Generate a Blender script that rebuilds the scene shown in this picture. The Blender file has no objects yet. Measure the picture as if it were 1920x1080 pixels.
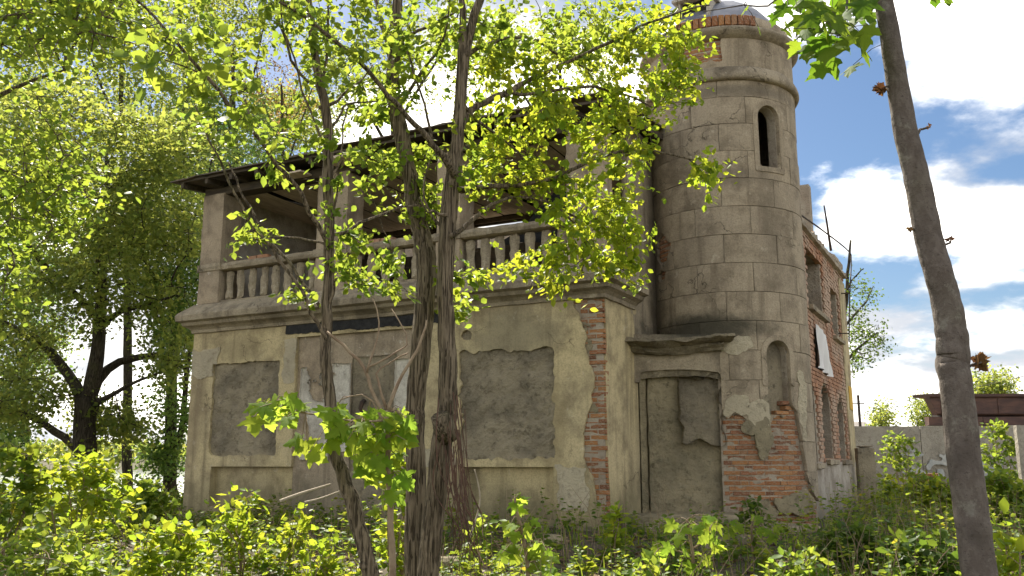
import bpy, math, random
import numpy as np
from mathutils import Vector, Matrix
R0 = math.radians
sc = bpy.context.scene
col = sc.collection
# ------------------------------------------------------------------ camera
FPX, PITCH, EYE, ZB = 1700.0, R0(11.0), 1.6, 0.65
cd = bpy.data.cameras.new('camera'); cam = bpy.data.objects.new('camera', cd); col.objects.link(cam)
cd.sensor_width = 36.0; cd.lens = FPX / 1920 * 36.0
cd.clip_start = 0.05; cd.clip_end = 4000
cam.location = (0, 0, EYE); cam.rotation_euler = (math.pi / 2 + PITCH, 0, 0)
sc.camera = cam
# ------------------------------------------------------------------ sun, sky, exposure
SUN_AZ, SUN_EL = R0(-22), R0(49)
SUN_DIR = Vector((math.sin(SUN_AZ) * math.cos(SUN_EL), math.cos(SUN_AZ) * math.cos(SUN_EL), math.sin(SUN_EL)))
sl = bpy.data.lights.new('sun', 'SUN'); so = bpy.data.objects.new('sun', sl); col.objects.link(so)
sl.energy = 4.2; sl.angle = R0(0.53); sl.color = (1.0, 0.93, 0.8)
so.rotation_euler = SUN_DIR.to_track_quat('Z', 'Y').to_euler(); so.location = (-10, 20, 40)
sc.view_settings.view_transform = 'Standard'; sc.view_settings.look = 'None'
sc.view_settings.exposure = 1.66; sc.view_settings.gamma = 1.0
sc.view_settings.use_curve_mapping = False
sc.cycles.use_denoising = True
sc.cycles.max_bounces = 8; sc.cycles.diffuse_bounces = 4; sc.cycles.transparent_max_bounces = 8
sc.cycles.caustics_reflective = False; sc.cycles.caustics_refractive = False
sc.cycles.sample_clamp_indirect = 6.0
sc.render.film_transparent = False

w = bpy.data.worlds.new('World'); sc.world = w; w.use_nodes = True
def build_world():
    nt = w.node_tree; nt.nodes.clear(); N = nt.nodes; L = nt.links
    def mth(op, a, b=None, clamp=False):
        n = N.new('ShaderNodeMath'); n.operation = op; n.use_clamp = clamp
        for i, v in enumerate((a, b)):
            if v is None: continue
            if isinstance(v, (int, float)): n.inputs[i].default_value = v
            else: L.new(v, n.inputs[i])
        return n.outputs[0]
    out = N.new('ShaderNodeOutputWorld'); bg = N.new('ShaderNodeBackground'); bg.inputs['Strength'].default_value = 0.1
    L.new(bg.outputs[0], out.inputs[0])
    sky = N.new('ShaderNodeTexSky'); sky.sky_type = 'NISHITA'; sky.sun_disc = False
    sky.sun_elevation = SUN_EL; sky.sun_rotation = SUN_AZ
    sky.air_density = 1.0; sky.dust_density = 0.9; sky.ozone_density = 2.0
    tc = N.new('ShaderNodeTexCoord'); sep = N.new('ShaderNodeSeparateXYZ'); L.new(tc.outputs['Generated'], sep.inputs[0])
    z = mth('ADD', mth('MAXIMUM', sep.outputs[2], 0.0), 0.28)
    cmb = N.new('ShaderNodeCombineXYZ')
    L.new(mth('DIVIDE', sep.outputs[0], z), cmb.inputs[0]); L.new(mth('DIVIDE', sep.outputs[1], z), cmb.inputs[1])
    def noise(vec, scale, detail, off):
        mp = N.new('ShaderNodeMapping'); mp.inputs['Location'].default_value = off; L.new(vec, mp.inputs[0])
        n = N.new('ShaderNodeTexNoise'); n.inputs['Scale'].default_value = scale; n.inputs['Detail'].default_value = detail
        n.inputs['Roughness'].default_value = 0.55; L.new(mp.outputs[0], n.inputs['Vector']); return n.outputs[0]
    OFF = CLOUD_OFF
    a = noise(cmb.outputs[0], 1.55, 9, OFF)
    b = noise(cmb.outputs[0], 1.55, 6, (OFF[0] - 0.10, OFF[1] + 0.20, OFF[2]))
    # more cloud low down, where one looks through more of it
    cov = mth('MULTIPLY', mth('SUBTRACT', 0.42, sep.outputs[2]), 0.40)
    cov = mth('MAXIMUM', cov, 0.012)
    d = mth('ADD', a, cov)
    mask = N.new('ShaderNodeMapRange'); mask.interpolation_type = 'SMOOTHSTEP'
    mask.inputs['From Min'].default_value = 0.50; mask.inputs['From Max'].default_value = 0.60; L.new(d, mask.inputs['Value'])
    sh = N.new('ShaderNodeMapRange'); sh.inputs['From Min'].default_value = -0.09; sh.inputs['From Max'].default_value = 0.19
    L.new(mth('SUBTRACT', a, b), sh.inputs['Value'])
    cc = N.new('ShaderNodeMix'); cc.data_type = 'RGBA'
    cc.inputs[6].default_value = (2.5, 2.6, 2.8, 1); cc.inputs[7].default_value = (17.0, 16.0, 14.2, 1)
    L.new(mth('POWER', sh.outputs[0], 1.5), cc.inputs[0])
    hs = N.new('ShaderNodeHueSaturation'); hs.inputs['Saturation'].default_value = 1.18; hs.inputs['Value'].default_value = SKY_VAL
    L.new(sky.outputs[0], hs.inputs['Color'])
    mx = N.new('ShaderNodeMix'); mx.data_type = 'RGBA'
    L.new(mask.outputs[0], mx.inputs[0]); L.new(hs.outputs[0], mx.inputs[6]); L.new(cc.outputs[2], mx.inputs[7])
    L.new(mx.outputs[2], bg.inputs['Color'])
CLOUD_OFF = (3.1, 0.4, 0.0); SKY_VAL = 0.37
build_world()

# ------------------------------------------------------------------ geometry of the view (design measure only)
Fv = np.array([0, math.cos(PITCH), math.sin(PITCH)]); Uv = np.array([0, -math.sin(PITCH), math.cos(PITCH)]); Rv = np.array([1., 0, 0])
def at(px, py, Y):
    r = Rv * (px - 960) / FPX + Uv * (540 - py) / FPX + Fv
    return np.array([0, 0, EYE]) + r * (Y / r[1])
HA = R0(27.6)
EX = np.array([math.cos(HA), -math.sin(HA), 0]); EY = np.array([math.sin(HA), math.cos(HA), 0])
C0 = np.array([1.3287, 13.0, ZB])
def h2w(x, y, z): return C0 + EX * x + EY * y + np.array([0, 0, z])

# ------------------------------------------------------------------ noise in numpy
def _hash(ix, iy, iz, seed):
    h = (ix.astype(np.int64) * 374761393 + iy.astype(np.int64) * 668265263 + iz.astype(np.int64) * 2147483647 + seed * 974634777) & 0xffffffff
    h = ((h ^ (h >> 13)) * 1274126177) & 0xffffffff
    h = (h ^ (h >> 16)) & 0xffffffff
    return h / 4294967295.0
def vn(p, seed=0):
    p = np.asarray(p, float); i = np.floor(p); f = p - i; f = f * f * (3 - 2 * f); i = i.astype(np.int64)
    r = 0
    for dx in (0, 1):
        wx = f[..., 0] if dx else 1 - f[..., 0]
        for dy in (0, 1):
            wy = f[..., 1] if dy else 1 - f[..., 1]
            for dz in (0, 1):
                wz = f[..., 2] if dz else 1 - f[..., 2]
                r = r + wx * wy * wz * _hash(i[..., 0] + dx, i[..., 1] + dy, i[..., 2] + dz, seed)
    return r * 2 - 1
def fbm(p, seed=0, oct=4, g=0.5):
    p = np.asarray(p, float); s = 0; a = 1; t = 0
    for k in range(oct):
        s = s + a * vn(p * (2 ** k), seed + k * 17); t += a; a *= g
    return s / t
def n2(u, v, scale, seed, oct=4):
    u, v = np.broadcast_arrays(np.asarray(u, float), np.asarray(v, float))
    return fbm(np.stack([u * scale, v * scale, np.zeros_like(u) + 0.37], -1), seed, oct)

# ------------------------------------------------------------------ objects
def tag(o, label=None, cat=None, group=None, kind=None):
    if label: o['label'] = label
    if cat: o['category'] = cat
    if group: o['group'] = group
    if kind: o['kind'] = kind
    return o
def empty(name, loc, rz=0, label=None, cat=None, group=None):
    o = bpy.data.objects.new(name, None); col.objects.link(o); o.location = loc; o.rotation_euler = (0, 0, rz)
    o.empty_display_size = 0.2
    return tag(o, label, cat, group)
def link(name, me, parent=None, loc=None):
    o = bpy.data.objects.new(name, me); col.objects.link(o)
    if parent: o.parent = parent
    if loc is not None: o.location = loc
    return o
def mesh(name, V, F, mat, smooth=False):
    me = bpy.data.meshes.new(name); me.from_pydata([tuple(v) for v in V], [], [tuple(f) for f in F])
    me.materials.append(mat)
    if smooth: me.polygons.foreach_set('use_smooth', np.ones(len(me.polygons), bool))
    me.update(); return me
def obj(name, V, F, mat, parent=None, smooth=False, label=None):
    o = link(name, mesh(name, V, F, mat, smooth), parent)
    if label: o['label'] = label
    return o
def fast_mesh(name, V, F, mat, rnd=None, smooth=False):
    """V (n,3) array, F (m,k) array"""
    me = bpy.data.meshes.new(name); V = np.asarray(V, np.float32); F = np.asarray(F, np.int32); m, k = F.shape
    me.vertices.add(len(V)); me.vertices.foreach_set('co', V.ravel())
    me.loops.add(m * k); me.loops.foreach_set('vertex_index', F.ravel())
    me.polygons.add(m); me.polygons.foreach_set('loop_start', np.arange(0, m * k, k, dtype=np.int32))
    if smooth: me.polygons.foreach_set('use_smooth', np.ones(m, bool))
    me.update(calc_edges=True)
    if rnd is not None:
        at_ = me.attributes.new('rnd', 'FLOAT', 'POINT'); at_.data.foreach_set('value', np.asarray(rnd, np.float32))
    me.materials.append(mat); return me
class MB:
    def __init__(s): s.V = []; s.F = []
    def add(s, V, F):
        o = len(s.V); s.V += [tuple(v) for v in V]; s.F += [tuple(i + o for i in f) for f in F]; return s
    def box(s, x0, x1, y0, y1, z0, z1, jit=0, rng=None):
        V = [(x, y, z) for z in (z0, z1) for y in (y0, y1) for x in (x0, x1)]
        if jit: V = [tuple(c + rng.uniform(-jit, jit) for c in v) for v in V]
        return s.add(V, [(0, 2, 3, 1), (4, 5, 7, 6), (0, 1, 5, 4), (1, 3, 7, 5), (3, 2, 6, 7), (2, 0, 4, 6)])
    def obj(s, name, mat, parent=None, smooth=False, label=None): return obj(name, s.V, s.F, mat, parent, smooth, label)

def masked_layer(us, vs, field, pos, thick, disp=None):
    """sheet over a (u,v) grid, kept where field>0, edges clipped smoothly and given a depth"""
    us = np.asarray(us); vs = np.asarray(vs); U, Vv = np.meshgrid(us, vs, indexing='ij')
    f = np.asarray(field(U, Vv), float); f = np.where(np.abs(f) < 1e-6, 1e-6, f)
    D = disp(U, Vv) if disp is not None else np.zeros_like(U)
    uvd = []; key = {}; F = []
    def node(i, j):
        k = (i, j)
        if k not in key: key[k] = len(uvd); uvd.append((U[i, j], Vv[i, j], D[i, j]))
        return key[k]
    def cut(a, b):
        k = (a, b) if a < b else (b, a)
        if k not in key:
            (i, j), (m, n) = k; t = f[i, j] / (f[i, j] - f[m, n])
            key[k] = len(uvd)
            uvd.append((U[i, j] * (1 - t) + U[m, n] * t, Vv[i, j] * (1 - t) + Vv[m, n] * t, D[i, j] * (1 - t) + D[m, n] * t))
        return key[k]
    pos_ = f > 0
    for i in range(len(us) - 1):
        for j in range(len(vs) - 1):
            c = ((i, j), (i + 1, j), (i + 1, j + 1), (i, j + 1))
            s = [pos_[q] for q in c]
            if not any(s): continue
            if all(s): F.append(tuple(node(*q) for q in c)); continue
            poly = []
            for q in range(4):
                a, b = c[q], c[(q + 1) % 4]
                if pos_[a]: poly.append(node(*a))
                if pos_[a] != pos_[b]: poly.append(cut(a, b))
            if len(poly) > 2: F.append(tuple(poly))
    if not F: return np.zeros((0, 3)), []
    uvd = np.array(uvd)
    front = pos(uvd[:, 0], uvd[:, 1], uvd[:, 2]); back = pos(uvd[:, 0], uvd[:, 1], np.full(len(uvd), -thick))
    edges = {}
    for fc in F:
        for q in range(len(fc)):
            edges[(fc[q], fc[(q + 1) % len(fc)])] = 1
    n = len(uvd); bmap = {}; V = [tuple(p) for p in front]; FF = list(F)
    def bk(i):
        if i not in bmap: bmap[i] = len(V); V.append(tuple(back[i]))
        return bmap[i]
    for (a, b) in list(edges):
        if (b, a) not in edges: FF.append((b, a, bk(a), bk(b)))
    return V, FF
def islands(V, F):
    par = list(range(len(V)))
    def fd(i):
        while par[i] != i: par[i] = par[par[i]]; i = par[i]
        return i
    for f in F:
        a = fd(f[0])
        for i in f[1:]: par[fd(i)] = a
    G = {}
    for f in F: G.setdefault(fd(f[0]), []).append(f)
    out = []
    for fs in G.values():
        ids = sorted({i for f in fs for i in f}); m = {i: k for k, i in enumerate(ids)}
        if len(fs) > 12: out.append(([V[i] for i in ids], [tuple(m[i] for i in f) for f in fs]))
    return out
def lines(a, b, step, extra=(), e=0.003):
    l = list(np.linspace(a, b, max(2, int(round((b - a) / step)) + 1)))
    for x in extra:
        l += [x - e, x + e]
    l = sorted(x for x in l if a <= x <= b); o = [l[0]]
    for x in l[1:]:
        if x - o[-1] > 1e-4: o.append(x)
    return o
def rect(u, v, u0, u1, v0, v1): return np.minimum(np.minimum(u - u0, u1 - u), np.minimum(v - v0, v1 - v))
def arch(u, v, uc, r, v0, vs):
    return np.where(v < vs, np.minimum(r - np.abs(u - uc), v - v0), r - np.hypot(u - uc, v - vs))

def catmull(P, n):
    P = np.asarray(P, float); k = len(P)
    t = np.linspace(0, k - 1, n); i = np.clip(t.astype(int), 0, k - 2); f = (t - i)[:, None]
    g = lambda j: P[np.clip(j, 0, k - 1)]
    p0, p1, p2, p3 = g(i - 1), g(i), g(i + 1), g(i + 2)
    return 0.5 * (2 * p1 + (p2 - p0) * f + (2 * p0 - 5 * p1 + 4 * p2 - p3) * f ** 2 + (3 * p1 - p0 - 3 * p2 + p3) * f ** 3)
def tube(P, r, sides=12, fn=None, cap=True):
    P = np.asarray(P, float); r = np.asarray(r, float); n = len(P)
    T = np.gradient(P, axis=0); T /= np.linalg.norm(T, axis=1)[:, None] + 1e-12
    X = np.cross(T[0], [0.13, 1, 0.2]); X /= np.linalg.norm(X); Xs = []
    for k in range(n):
        X = X - T[k] * (X @ T[k]); X /= np.linalg.norm(X) + 1e-12; Xs.append(X)
    Xs = np.array(Xs); Ys = np.cross(T, Xs)
    a = np.arange(sides) * 2 * math.pi / sides
    rr = r[:, None] * np.ones(sides)
    if fn is not None:
        s = np.concatenate([[0], np.cumsum(np.linalg.norm(np.diff(P, axis=0), axis=1))])
        rr = rr + fn(a[None, :] + 0 * rr, s[:, None] + 0 * rr, rr)
    V = P[:, None, :] + rr[..., None] * (np.cos(a)[None, :, None] * Xs[:, None, :] + np.sin(a)[None, :, None] * Ys[:, None, :])
    V = V.reshape(-1, 3); F = []
    for k in range(n - 1):
        for j in range(sides):
            F.append((k * sides + j, k * sides + (j + 1) % sides, (k + 1) * sides + (j + 1) % sides, (k + 1) * sides + j))
    if cap:
        F.append(tuple(range(sides - 1, -1, -1))); F.append(tuple((n - 1) * sides + j for j in range(sides)))
    return V, F
def frusta(A, B, ra, rb, sides=5):
    """many straight tapered sticks at once"""
    A = np.asarray(A, float); B = np.asarray(B, float); T = B - A; T /= np.linalg.norm(T, axis=1)[:, None] + 1e-9
    ref = np.where(np.abs(T[:, 2:3]) < 0.9, np.array([[0, 0, 1.]]), np.array([[1., 0, 0]]))
    X = np.cross(T, ref); X /= np.linalg.norm(X, axis=1)[:, None] + 1e-9; Y = np.cross(T, X)
    a = np.arange(sides) * 2 * math.pi / sides
    ring = np.cos(a)[None, :, None] * X[:, None, :] + np.sin(a)[None, :, None] * Y[:, None, :]
    V = np.concatenate([A[:, None, :] + ring * ra[:, None, None], B[:, None, :] + ring * rb[:, None, None]], 1)
    n = len(A); j = np.arange(sides); jn = (j + 1) % sides
    f = np.stack([j, jn, sides + jn, sides + j], 1)[None] + (np.arange(n) * 2 * sides)[:, None, None]
    return V.reshape(-1, 3), f.reshape(-1, 4)

# ------------------------------------------------------------------ materials
class NT:
    def __init__(s, name):
        s.m = bpy.data.materials.new(name); s.m.use_nodes = True; s.t = s.m.node_tree; s.t.nodes.clear(); s.N = s.t.nodes; s.L = s.t.links
        s.out = s.N.new('ShaderNodeOutputMaterial')
    def set(s, sock, v):
        if isinstance(v, bpy.types.NodeSocket): s.L.new(v, sock)
        elif isinstance(v, (tuple, list)) and len(v) == 3 and sock.type == 'RGBA': sock.default_value = (*v, 1)
        else: sock.default_value = v
    def coord(s, scale=(1, 1, 1), rnd=True, seed=0):
        tc = s.N.new('ShaderNodeTexCoord'); v = tc.outputs['Object']
        mp = s.N.new('ShaderNodeMapping'); mp.inputs['Scale'].default_value = scale; mp.inputs['Location'].default_value = (seed * 1.7, seed * 3.1, seed * 0.9)
        if rnd:
            oi = s.N.new('ShaderNodeObjectInfo'); va = s.N.new('ShaderNodeVectorMath'); va.operation = 'MULTIPLY_ADD'
            cx = s.N.new('ShaderNodeCombineXYZ')
            for i in range(3): s.L.new(oi.outputs['Random'], cx.inputs[i])
            s.L.new(cx.outputs[0], va.inputs[0]); va.inputs[1].default_value = (37, 23, 51); s.L.new(v, va.inputs[2]); v = va.outputs[0]
        s.L.new(v, mp.inputs[0]); return mp.outputs[0]
    def noise(s, vec, scale, detail=5, rough=0.55, dist=0.0):
        n = s.N.new('ShaderNodeTexNoise'); s.L.new(vec, n.inputs['Vector']); n.inputs['Scale'].default_value = scale
        n.inputs['Detail'].default_value = detail; n.inputs['Roughness'].default_value = rough; n.inputs['Distortion'].default_value = dist
        return n.outputs[0]
    def ramp(s, v, a, b, lo=0.0, hi=1.0, smooth=True):
        n = s.N.new('ShaderNodeMapRange'); n.interpolation_type = 'SMOOTHSTEP' if smooth else 'LINEAR'
        s.L.new(v, n.inputs['Value'])
        for k, x in (('From Min', a), ('From Max', b), ('To Min', lo), ('To Max', hi)): n.inputs[k].default_value = x
        return n.outputs[0]
    def mix(s, f, a, b, mode='MIX'):
        n = s.N.new('ShaderNodeMix'); n.data_type = 'RGBA'; n.blend_type = mode; s.set(n.inputs[0], f); s.set(n.inputs[6], a); s.set(n.inputs[7], b); return n.outputs[2]
    def math(s, op, a, b):
        n = s.N.new('ShaderNodeMath'); n.operation = op; s.set(n.inputs[0], a); s.set(n.inputs[1], b); return n.outputs[0]
    def rnd(s): return s.N.new('ShaderNodeObjectInfo').outputs['Random']
    def attr(s, name='rnd'):
        n = s.N.new('ShaderNodeAttribute'); n.attribute_name = name; return n.outputs['Fac']
    def sep(s, v):
        n = s.N.new('ShaderNodeSeparateXYZ'); s.L.new(v, n.inputs[0]); return n.outputs
    def bump(s, h, strength=0.5, dist=0.02):
        n = s.N.new('ShaderNodeBump'); s.L.new(h, n.inputs['Height']); n.inputs['Strength'].default_value = strength; n.inputs['Distance'].default_value = dist; return n.outputs[0]
    def pbr(s, color, rough=0.9, normal=None, metallic=0.0, spec=0.3):
        p = s.N.new('ShaderNodeBsdfPrincipled'); s.set(p.inputs['Base Color'], color); s.set(p.inputs['Roughness'], rough)
        p.inputs['Metallic'].default_value = metallic; p.inputs['Specular IOR Level'].default_value = spec
        if normal is not None: s.L.new(normal, p.inputs['Normal'])
        s.L.new(p.outputs[0], s.out.inputs[0]); return p

def plaster_mat(name, base, alt, dark, pale, damp=None, streak=0.75, rnd=False, bumps=0.35, seed=0, stain_shade=()):
    n = NT(name); v = n.coord(rnd=rnd, seed=seed); raw = n.coord(rnd=False)
    big = n.ramp(n.noise(v, 0.55, 4), 0.36, 0.66); mid = n.ramp(n.noise(v, 2.3, 7, 0.62), 0.42, 0.68)
    c = n.mix(big, base, alt); c = n.mix(n.math('MULTIPLY', mid, 0.7), c, dark)
    st = n.coord((5.5, 5.5, 0.35), rnd=rnd, seed=seed + 4)
    c = n.mix(n.math('MULTIPLY', n.ramp(n.noise(st, 1.0, 5), 0.5, 0.76), streak), c, dark)
    c = n.mix(n.math('MULTIPLY', n.ramp(n.noise(n.coord(rnd=rnd, seed=seed + 9), 5.0, 8, 0.7), 0.60, 0.68), 0.6), c, pale)
    sp = n.noise(n.coord(rnd=rnd, seed=seed + 2), 42, 3, 0.6)
    c = n.mix(n.ramp(sp, 0.35, 0.75, 0.0, 0.35), c, tuple(x * 0.55 for x in dark))
    if damp:
        z = n.sep(raw)[2]; zz = n.math('ADD', z, n.math('MULTIPLY', n.noise(v, 1.6, 6, 0.65), -1.3))
        c = n.mix(n.ramp(zz, damp[0], damp[1], 0.8, 0.0), c, damp[2])
    for (cx, cy, cz, rx, rz, st_, cl_) in stain_shade:  # dark ellipses: algae and drip stains, plus shade painted under cornice and mouldings
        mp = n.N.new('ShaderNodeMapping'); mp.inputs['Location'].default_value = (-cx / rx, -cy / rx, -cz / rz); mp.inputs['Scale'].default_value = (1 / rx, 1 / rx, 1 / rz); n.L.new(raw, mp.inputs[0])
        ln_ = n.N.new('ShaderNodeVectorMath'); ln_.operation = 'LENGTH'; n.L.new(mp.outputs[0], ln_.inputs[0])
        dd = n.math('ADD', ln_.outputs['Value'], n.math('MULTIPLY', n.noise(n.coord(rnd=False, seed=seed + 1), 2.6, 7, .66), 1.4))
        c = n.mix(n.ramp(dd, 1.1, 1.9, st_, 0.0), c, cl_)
    vo = n.N.new('ShaderNodeTexVoronoi'); vo.feature = 'DISTANCE_TO_EDGE'; vo.inputs['Scale'].default_value = 0.9
    dv = n.N.new('ShaderNodeVectorMath'); dv.operation = 'MULTIPLY_ADD'
    nn = n.N.new('ShaderNodeTexNoise'); nn.inputs['Scale'].default_value = 3.5; nn.inputs['Detail'].default_value = 6; n.L.new(v, nn.inputs['Vector'])
    n.L.new(nn.outputs['Color'], dv.inputs[0]); dv.inputs[1].default_value = (0.55, 0.55, 0.55); n.L.new(v, dv.inputs[2]); n.L.new(dv.outputs[0], vo.inputs['Vector'])
    crack = n.ramp(vo.outputs['Distance'], 0.0, 0.009, 1.0, 0.0)
    crack = n.math('MULTIPLY', crack, n.ramp(n.noise(v, 0.8, 3), 0.5, 0.6))
    c = n.mix(n.math('MULTIPLY', crack, 0.7), c, tuple(x * 0.35 for x in dark))
    h = n.math('ADD', n.noise(v, 18, 8, 0.65), n.math('MULTIPLY', n.noise(v, 3.0, 4), 1.4))
    h = n.math('SUBTRACT', h, n.math('MULTIPLY', crack, 0.6))
    n.pbr(c, 0.92, n.bump(h, bumps, 0.03)); return n.m
def rough_cement(name, a, b, cdk, rnd=False, seed=0):
    n = NT(name); v = n.coord(rnd=rnd, seed=seed)
    c = n.mix(n.ramp(n.noise(v, 1.4, 6, 0.6), 0.38, 0.64), a, b)
    c = n.mix(n.ramp(n.noise(v, 9, 7, 0.7), 0.5, 0.72, 0, 0.75), c, cdk)
    c = n.mix(n.ramp(n.noise(n.coord(rnd=rnd, seed=seed + 5), 15, 6, 0.7), 0.62, 0.74, 0, 0.6), c, tuple(min(.6, x * 1.7) for x in b))
    h = n.math('ADD', n.noise(v, 26, 8, 0.7), n.math('MULTIPLY', n.noise(v, 6, 6, 0.65), 1.5))
    n.pbr(c, 0.95, n.bump(h, 0.8, 0.05)); return n.m
def brick_mat(name, reds, grey, gmix=0.4):
    n = NT(name); v = n.coord(rnd=True); r = n.rnd()
    cr = n.N.new('ShaderNodeValToRGB'); e = cr.color_ramp.elements
    while len(e) < len(reds): e.new(0.5)
    for i, c in enumerate(reds): e[i].position = i / (len(reds) - 1); e[i].color = (*c, 1)
    n.L.new(r, cr.inputs[0]); c = cr.outputs[0]
    c = n.mix(n.ramp(n.noise(v, 22, 6, 0.65), 0.4, 0.7, 0, 0.6), c, tuple(x * 0.4 for x in reds[0]))
    c = n.mix(n.ramp(n.noise(n.coord(rnd=False), 5.5, 7, 0.65), 0.46, 0.64, 0, gmix), c, grey)
    n.pbr(c, 0.93, n.bump(n.noise(v, 45, 6, 0.7), 0.6, 0.012)); return n.m
def bark_mat(name, a, b, c2, stretch=(62, 62, 3.2), bumps=0.9, moss=0.25, crack=True):
    n = NT(name); v = n.coord(stretch, rnd=False); p = n.coord(rnd=False)
    f = n.noise(v, 1.0, 5, 0.6, 0.25)
    c = n.mix(n.ramp(f, 0.40, 0.60), a, b)
    c = n.mix(n.ramp(n.noise(p, 5, 5), 0.5, 0.7, 0, 0.7), c, c2)
    if not crack:
        c = n.mix(n.ramp(n.noise(n.coord((1, 1, 2.6), rnd=False), 55, 4, .6), .58, .68, 0, .75), c, tuple(x * .5 for x in a)); c = n.mix(n.ramp(n.noise(p, 9, 6, .7), .56, .66, 0, .5), c, (.26, .25, .21))
    ck = n.noise(n.coord((stretch[0] * 1.3, stretch[1] * 1.3, stretch[2] * 1.5), rnd=False, seed=3), 1.0, 3, 0.5, 0.4)
    if crack: c = n.mix(n.ramp(ck, 0.40, 0.46, 1.0, 0.0), c, tuple(x * .48 for x in a)); f = n.math('ADD', f, n.ramp(ck, .38, .5, 0, .5))
    c = n.mix(n.ramp(n.noise(p, 1.7, 4), 0.52, 0.7, 0, moss), c, (0.10, 0.11, 0.03))
    n.pbr(c, 0.95, n.bump(n.math('ADD', f, n.math('MULTIPLY', n.noise(p, 60, 4), 0.3)), bumps, 0.02), spec=0.2); return n.m
def leaf_mat(name, base, base2, trans, trans2, tf=0.5, dry=None):
    n = NT(name); r = n.attr('rnd')
    c = n.mix(r, base, base2); t = n.mix(r, trans, trans2)
    if dry:
        d = n.ramp(r, 0.90, 0.97); c = n.mix(d, c, dry[0]); t = n.mix(d, t, dry[1])
    p = n.N.new('ShaderNodeBsdfPrincipled'); n.set(p.inputs['Base Color'], c); p.inputs['Roughness'].default_value = 0.5; p.inputs['Specular IOR Level'].default_value = 0.22
    tr = n.N.new('ShaderNodeBsdfTranslucent'); n.set(tr.inputs['Color'], t)
    mx = n.N.new('ShaderNodeMixShader'); mx.inputs[0].default_value = tf
    n.L.new(p.outputs[0], mx.inputs[1]); n.L.new(tr.outputs[0], mx.inputs[2]); n.L.new(mx.outputs[0], n.out.inputs[0]); return n.m
def single_leaf_mat(name, base, base2, trans, trans2, tf=0.5):
    n = NT(name); r = n.rnd(); v = n.coord(rnd=False)
    c = n.mix(r, base, base2); t = n.mix(r, trans, trans2)
    ax = n.sep(v); veins = n.noise(v, 60, 3); t = n.mix(n.ramp(veins, 0.4, 0.7, 0, 0.35), t, base)
    p = n.N.new('ShaderNodeBsdfPrincipled'); n.set(p.inputs['Base Color'], c); p.inputs['Roughness'].default_value = 0.65; p.inputs['Specular IOR Level'].default_value = 0.1
    tr = n.N.new('ShaderNodeBsdfTranslucent'); n.set(tr.inputs['Color'], t)
    mx = n.N.new('ShaderNodeMixShader'); mx.inputs[0].default_value = tf
    n.L.new(p.outputs[0], mx.inputs[1]); n.L.new(tr.outputs[0], mx.inputs[2]); n.L.new(mx.outputs[0], n.out.inputs[0]); return n.m
def simple(name, a, b, scale=3, rough=0.85, bumps=0.4, metallic=0.0, rnd=True, stretch=(1, 1, 1), spec=0.3):
    n = NT(name); v = n.coord(stretch, rnd=rnd); f = n.noise(v, scale, 7, 0.62)
    c = n.mix(n.ramp(f, 0.36, 0.66), a, b)
    n.pbr(c, rough, n.bump(n.noise(v, scale * 7, 6, 0.65), bumps, 0.02), metallic, spec); return n.m

# ================================================================== THE HOUSE
M = {}
M['plaster'] = plaster_mat('ochre_plaster', (0.60, 0.50, 0.285), (0.50, 0.42, 0.26), (0.20, 0.16, 0.095), (0.64, 0.58, 0.43), damp=(-0.75, 0.45, (0.15, 0.135, 0.075)), stain_shade=((-4, 0, 3.45, 7, .26, .55, (.17, .13, .08)), (-1.5, 0, 2.9, .9, .45, .55, (.2, .18, .12)), (-8.1, 0, 1.9, .4, 1.2, .5, (.24, .19, .12)), (-.9, 0, 1.5, .35, 1.0, .4, (.3, .24, .12)), (-7.0, 0, 3.0, .7, .3, .5, (.23, .19, .11))))  # first ellipse paints cornice shade with drips; the others are stains
M['pink'] = plaster_mat('worn_pinkish_plaster', (0.46, 0.37, 0.26), (0.37, 0.305, 0.22), (0.17, 0.135, 0.095), (0.60, 0.55, 0.46), damp=(-0.7, 0.6, (0.15, 0.135, 0.09)), seed=3)
M['white'] = plaster_mat('flaking_whitewash', (0.66, 0.63, 0.55), (0.52, 0.48, 0.42), (0.26, 0.22, 0.17), (0.75, 0.73, 0.68), seed=5, streak=0.35)
M['dim_loggia'] = plaster_mat('dimmed_loggia_plaster', (0.16, 0.125, 0.09), (0.12, 0.095, 0.07), (0.05, 0.04, 0.03), (0.3, 0.25, 0.19), seed=14)  # dark tone painted so the back wall stays dim between balusters
M['lime'] = plaster_mat('pale_loggia_plaster', (0.64, 0.55, 0.44), (0.54, 0.46, 0.37), (0.28, 0.23, 0.17), (0.7, 0.66, 0.58), seed=12)
M['stone'] = plaster_mat('scored_render', (0.45, 0.375, 0.265), (0.365, 0.305, 0.22), (0.165, 0.132, 0.09), (0.56, 0.49, 0.37), rnd=True, seed=2, bumps=0.6, stain_shade=((.9, 1.9, 3.05, 1.15, .30, .9, (0.05, 0.047, 0.032)), (-.1, 2.4, 4.3, .55, 2.6, .6, (.11, .09, .06)), (1.2, 1.9, 7.0, 2, .12, .6, (.14, .12, .09)), (1.6, 2.0, 5.5, .6, .2, .5, (.17, .14, .10)), (2.0, 2.3, 4.9, .3, 1.0, .45, (.17, .14, .1))))  # canopy algae and runs; shade painted below the moulding and down the left side
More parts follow.
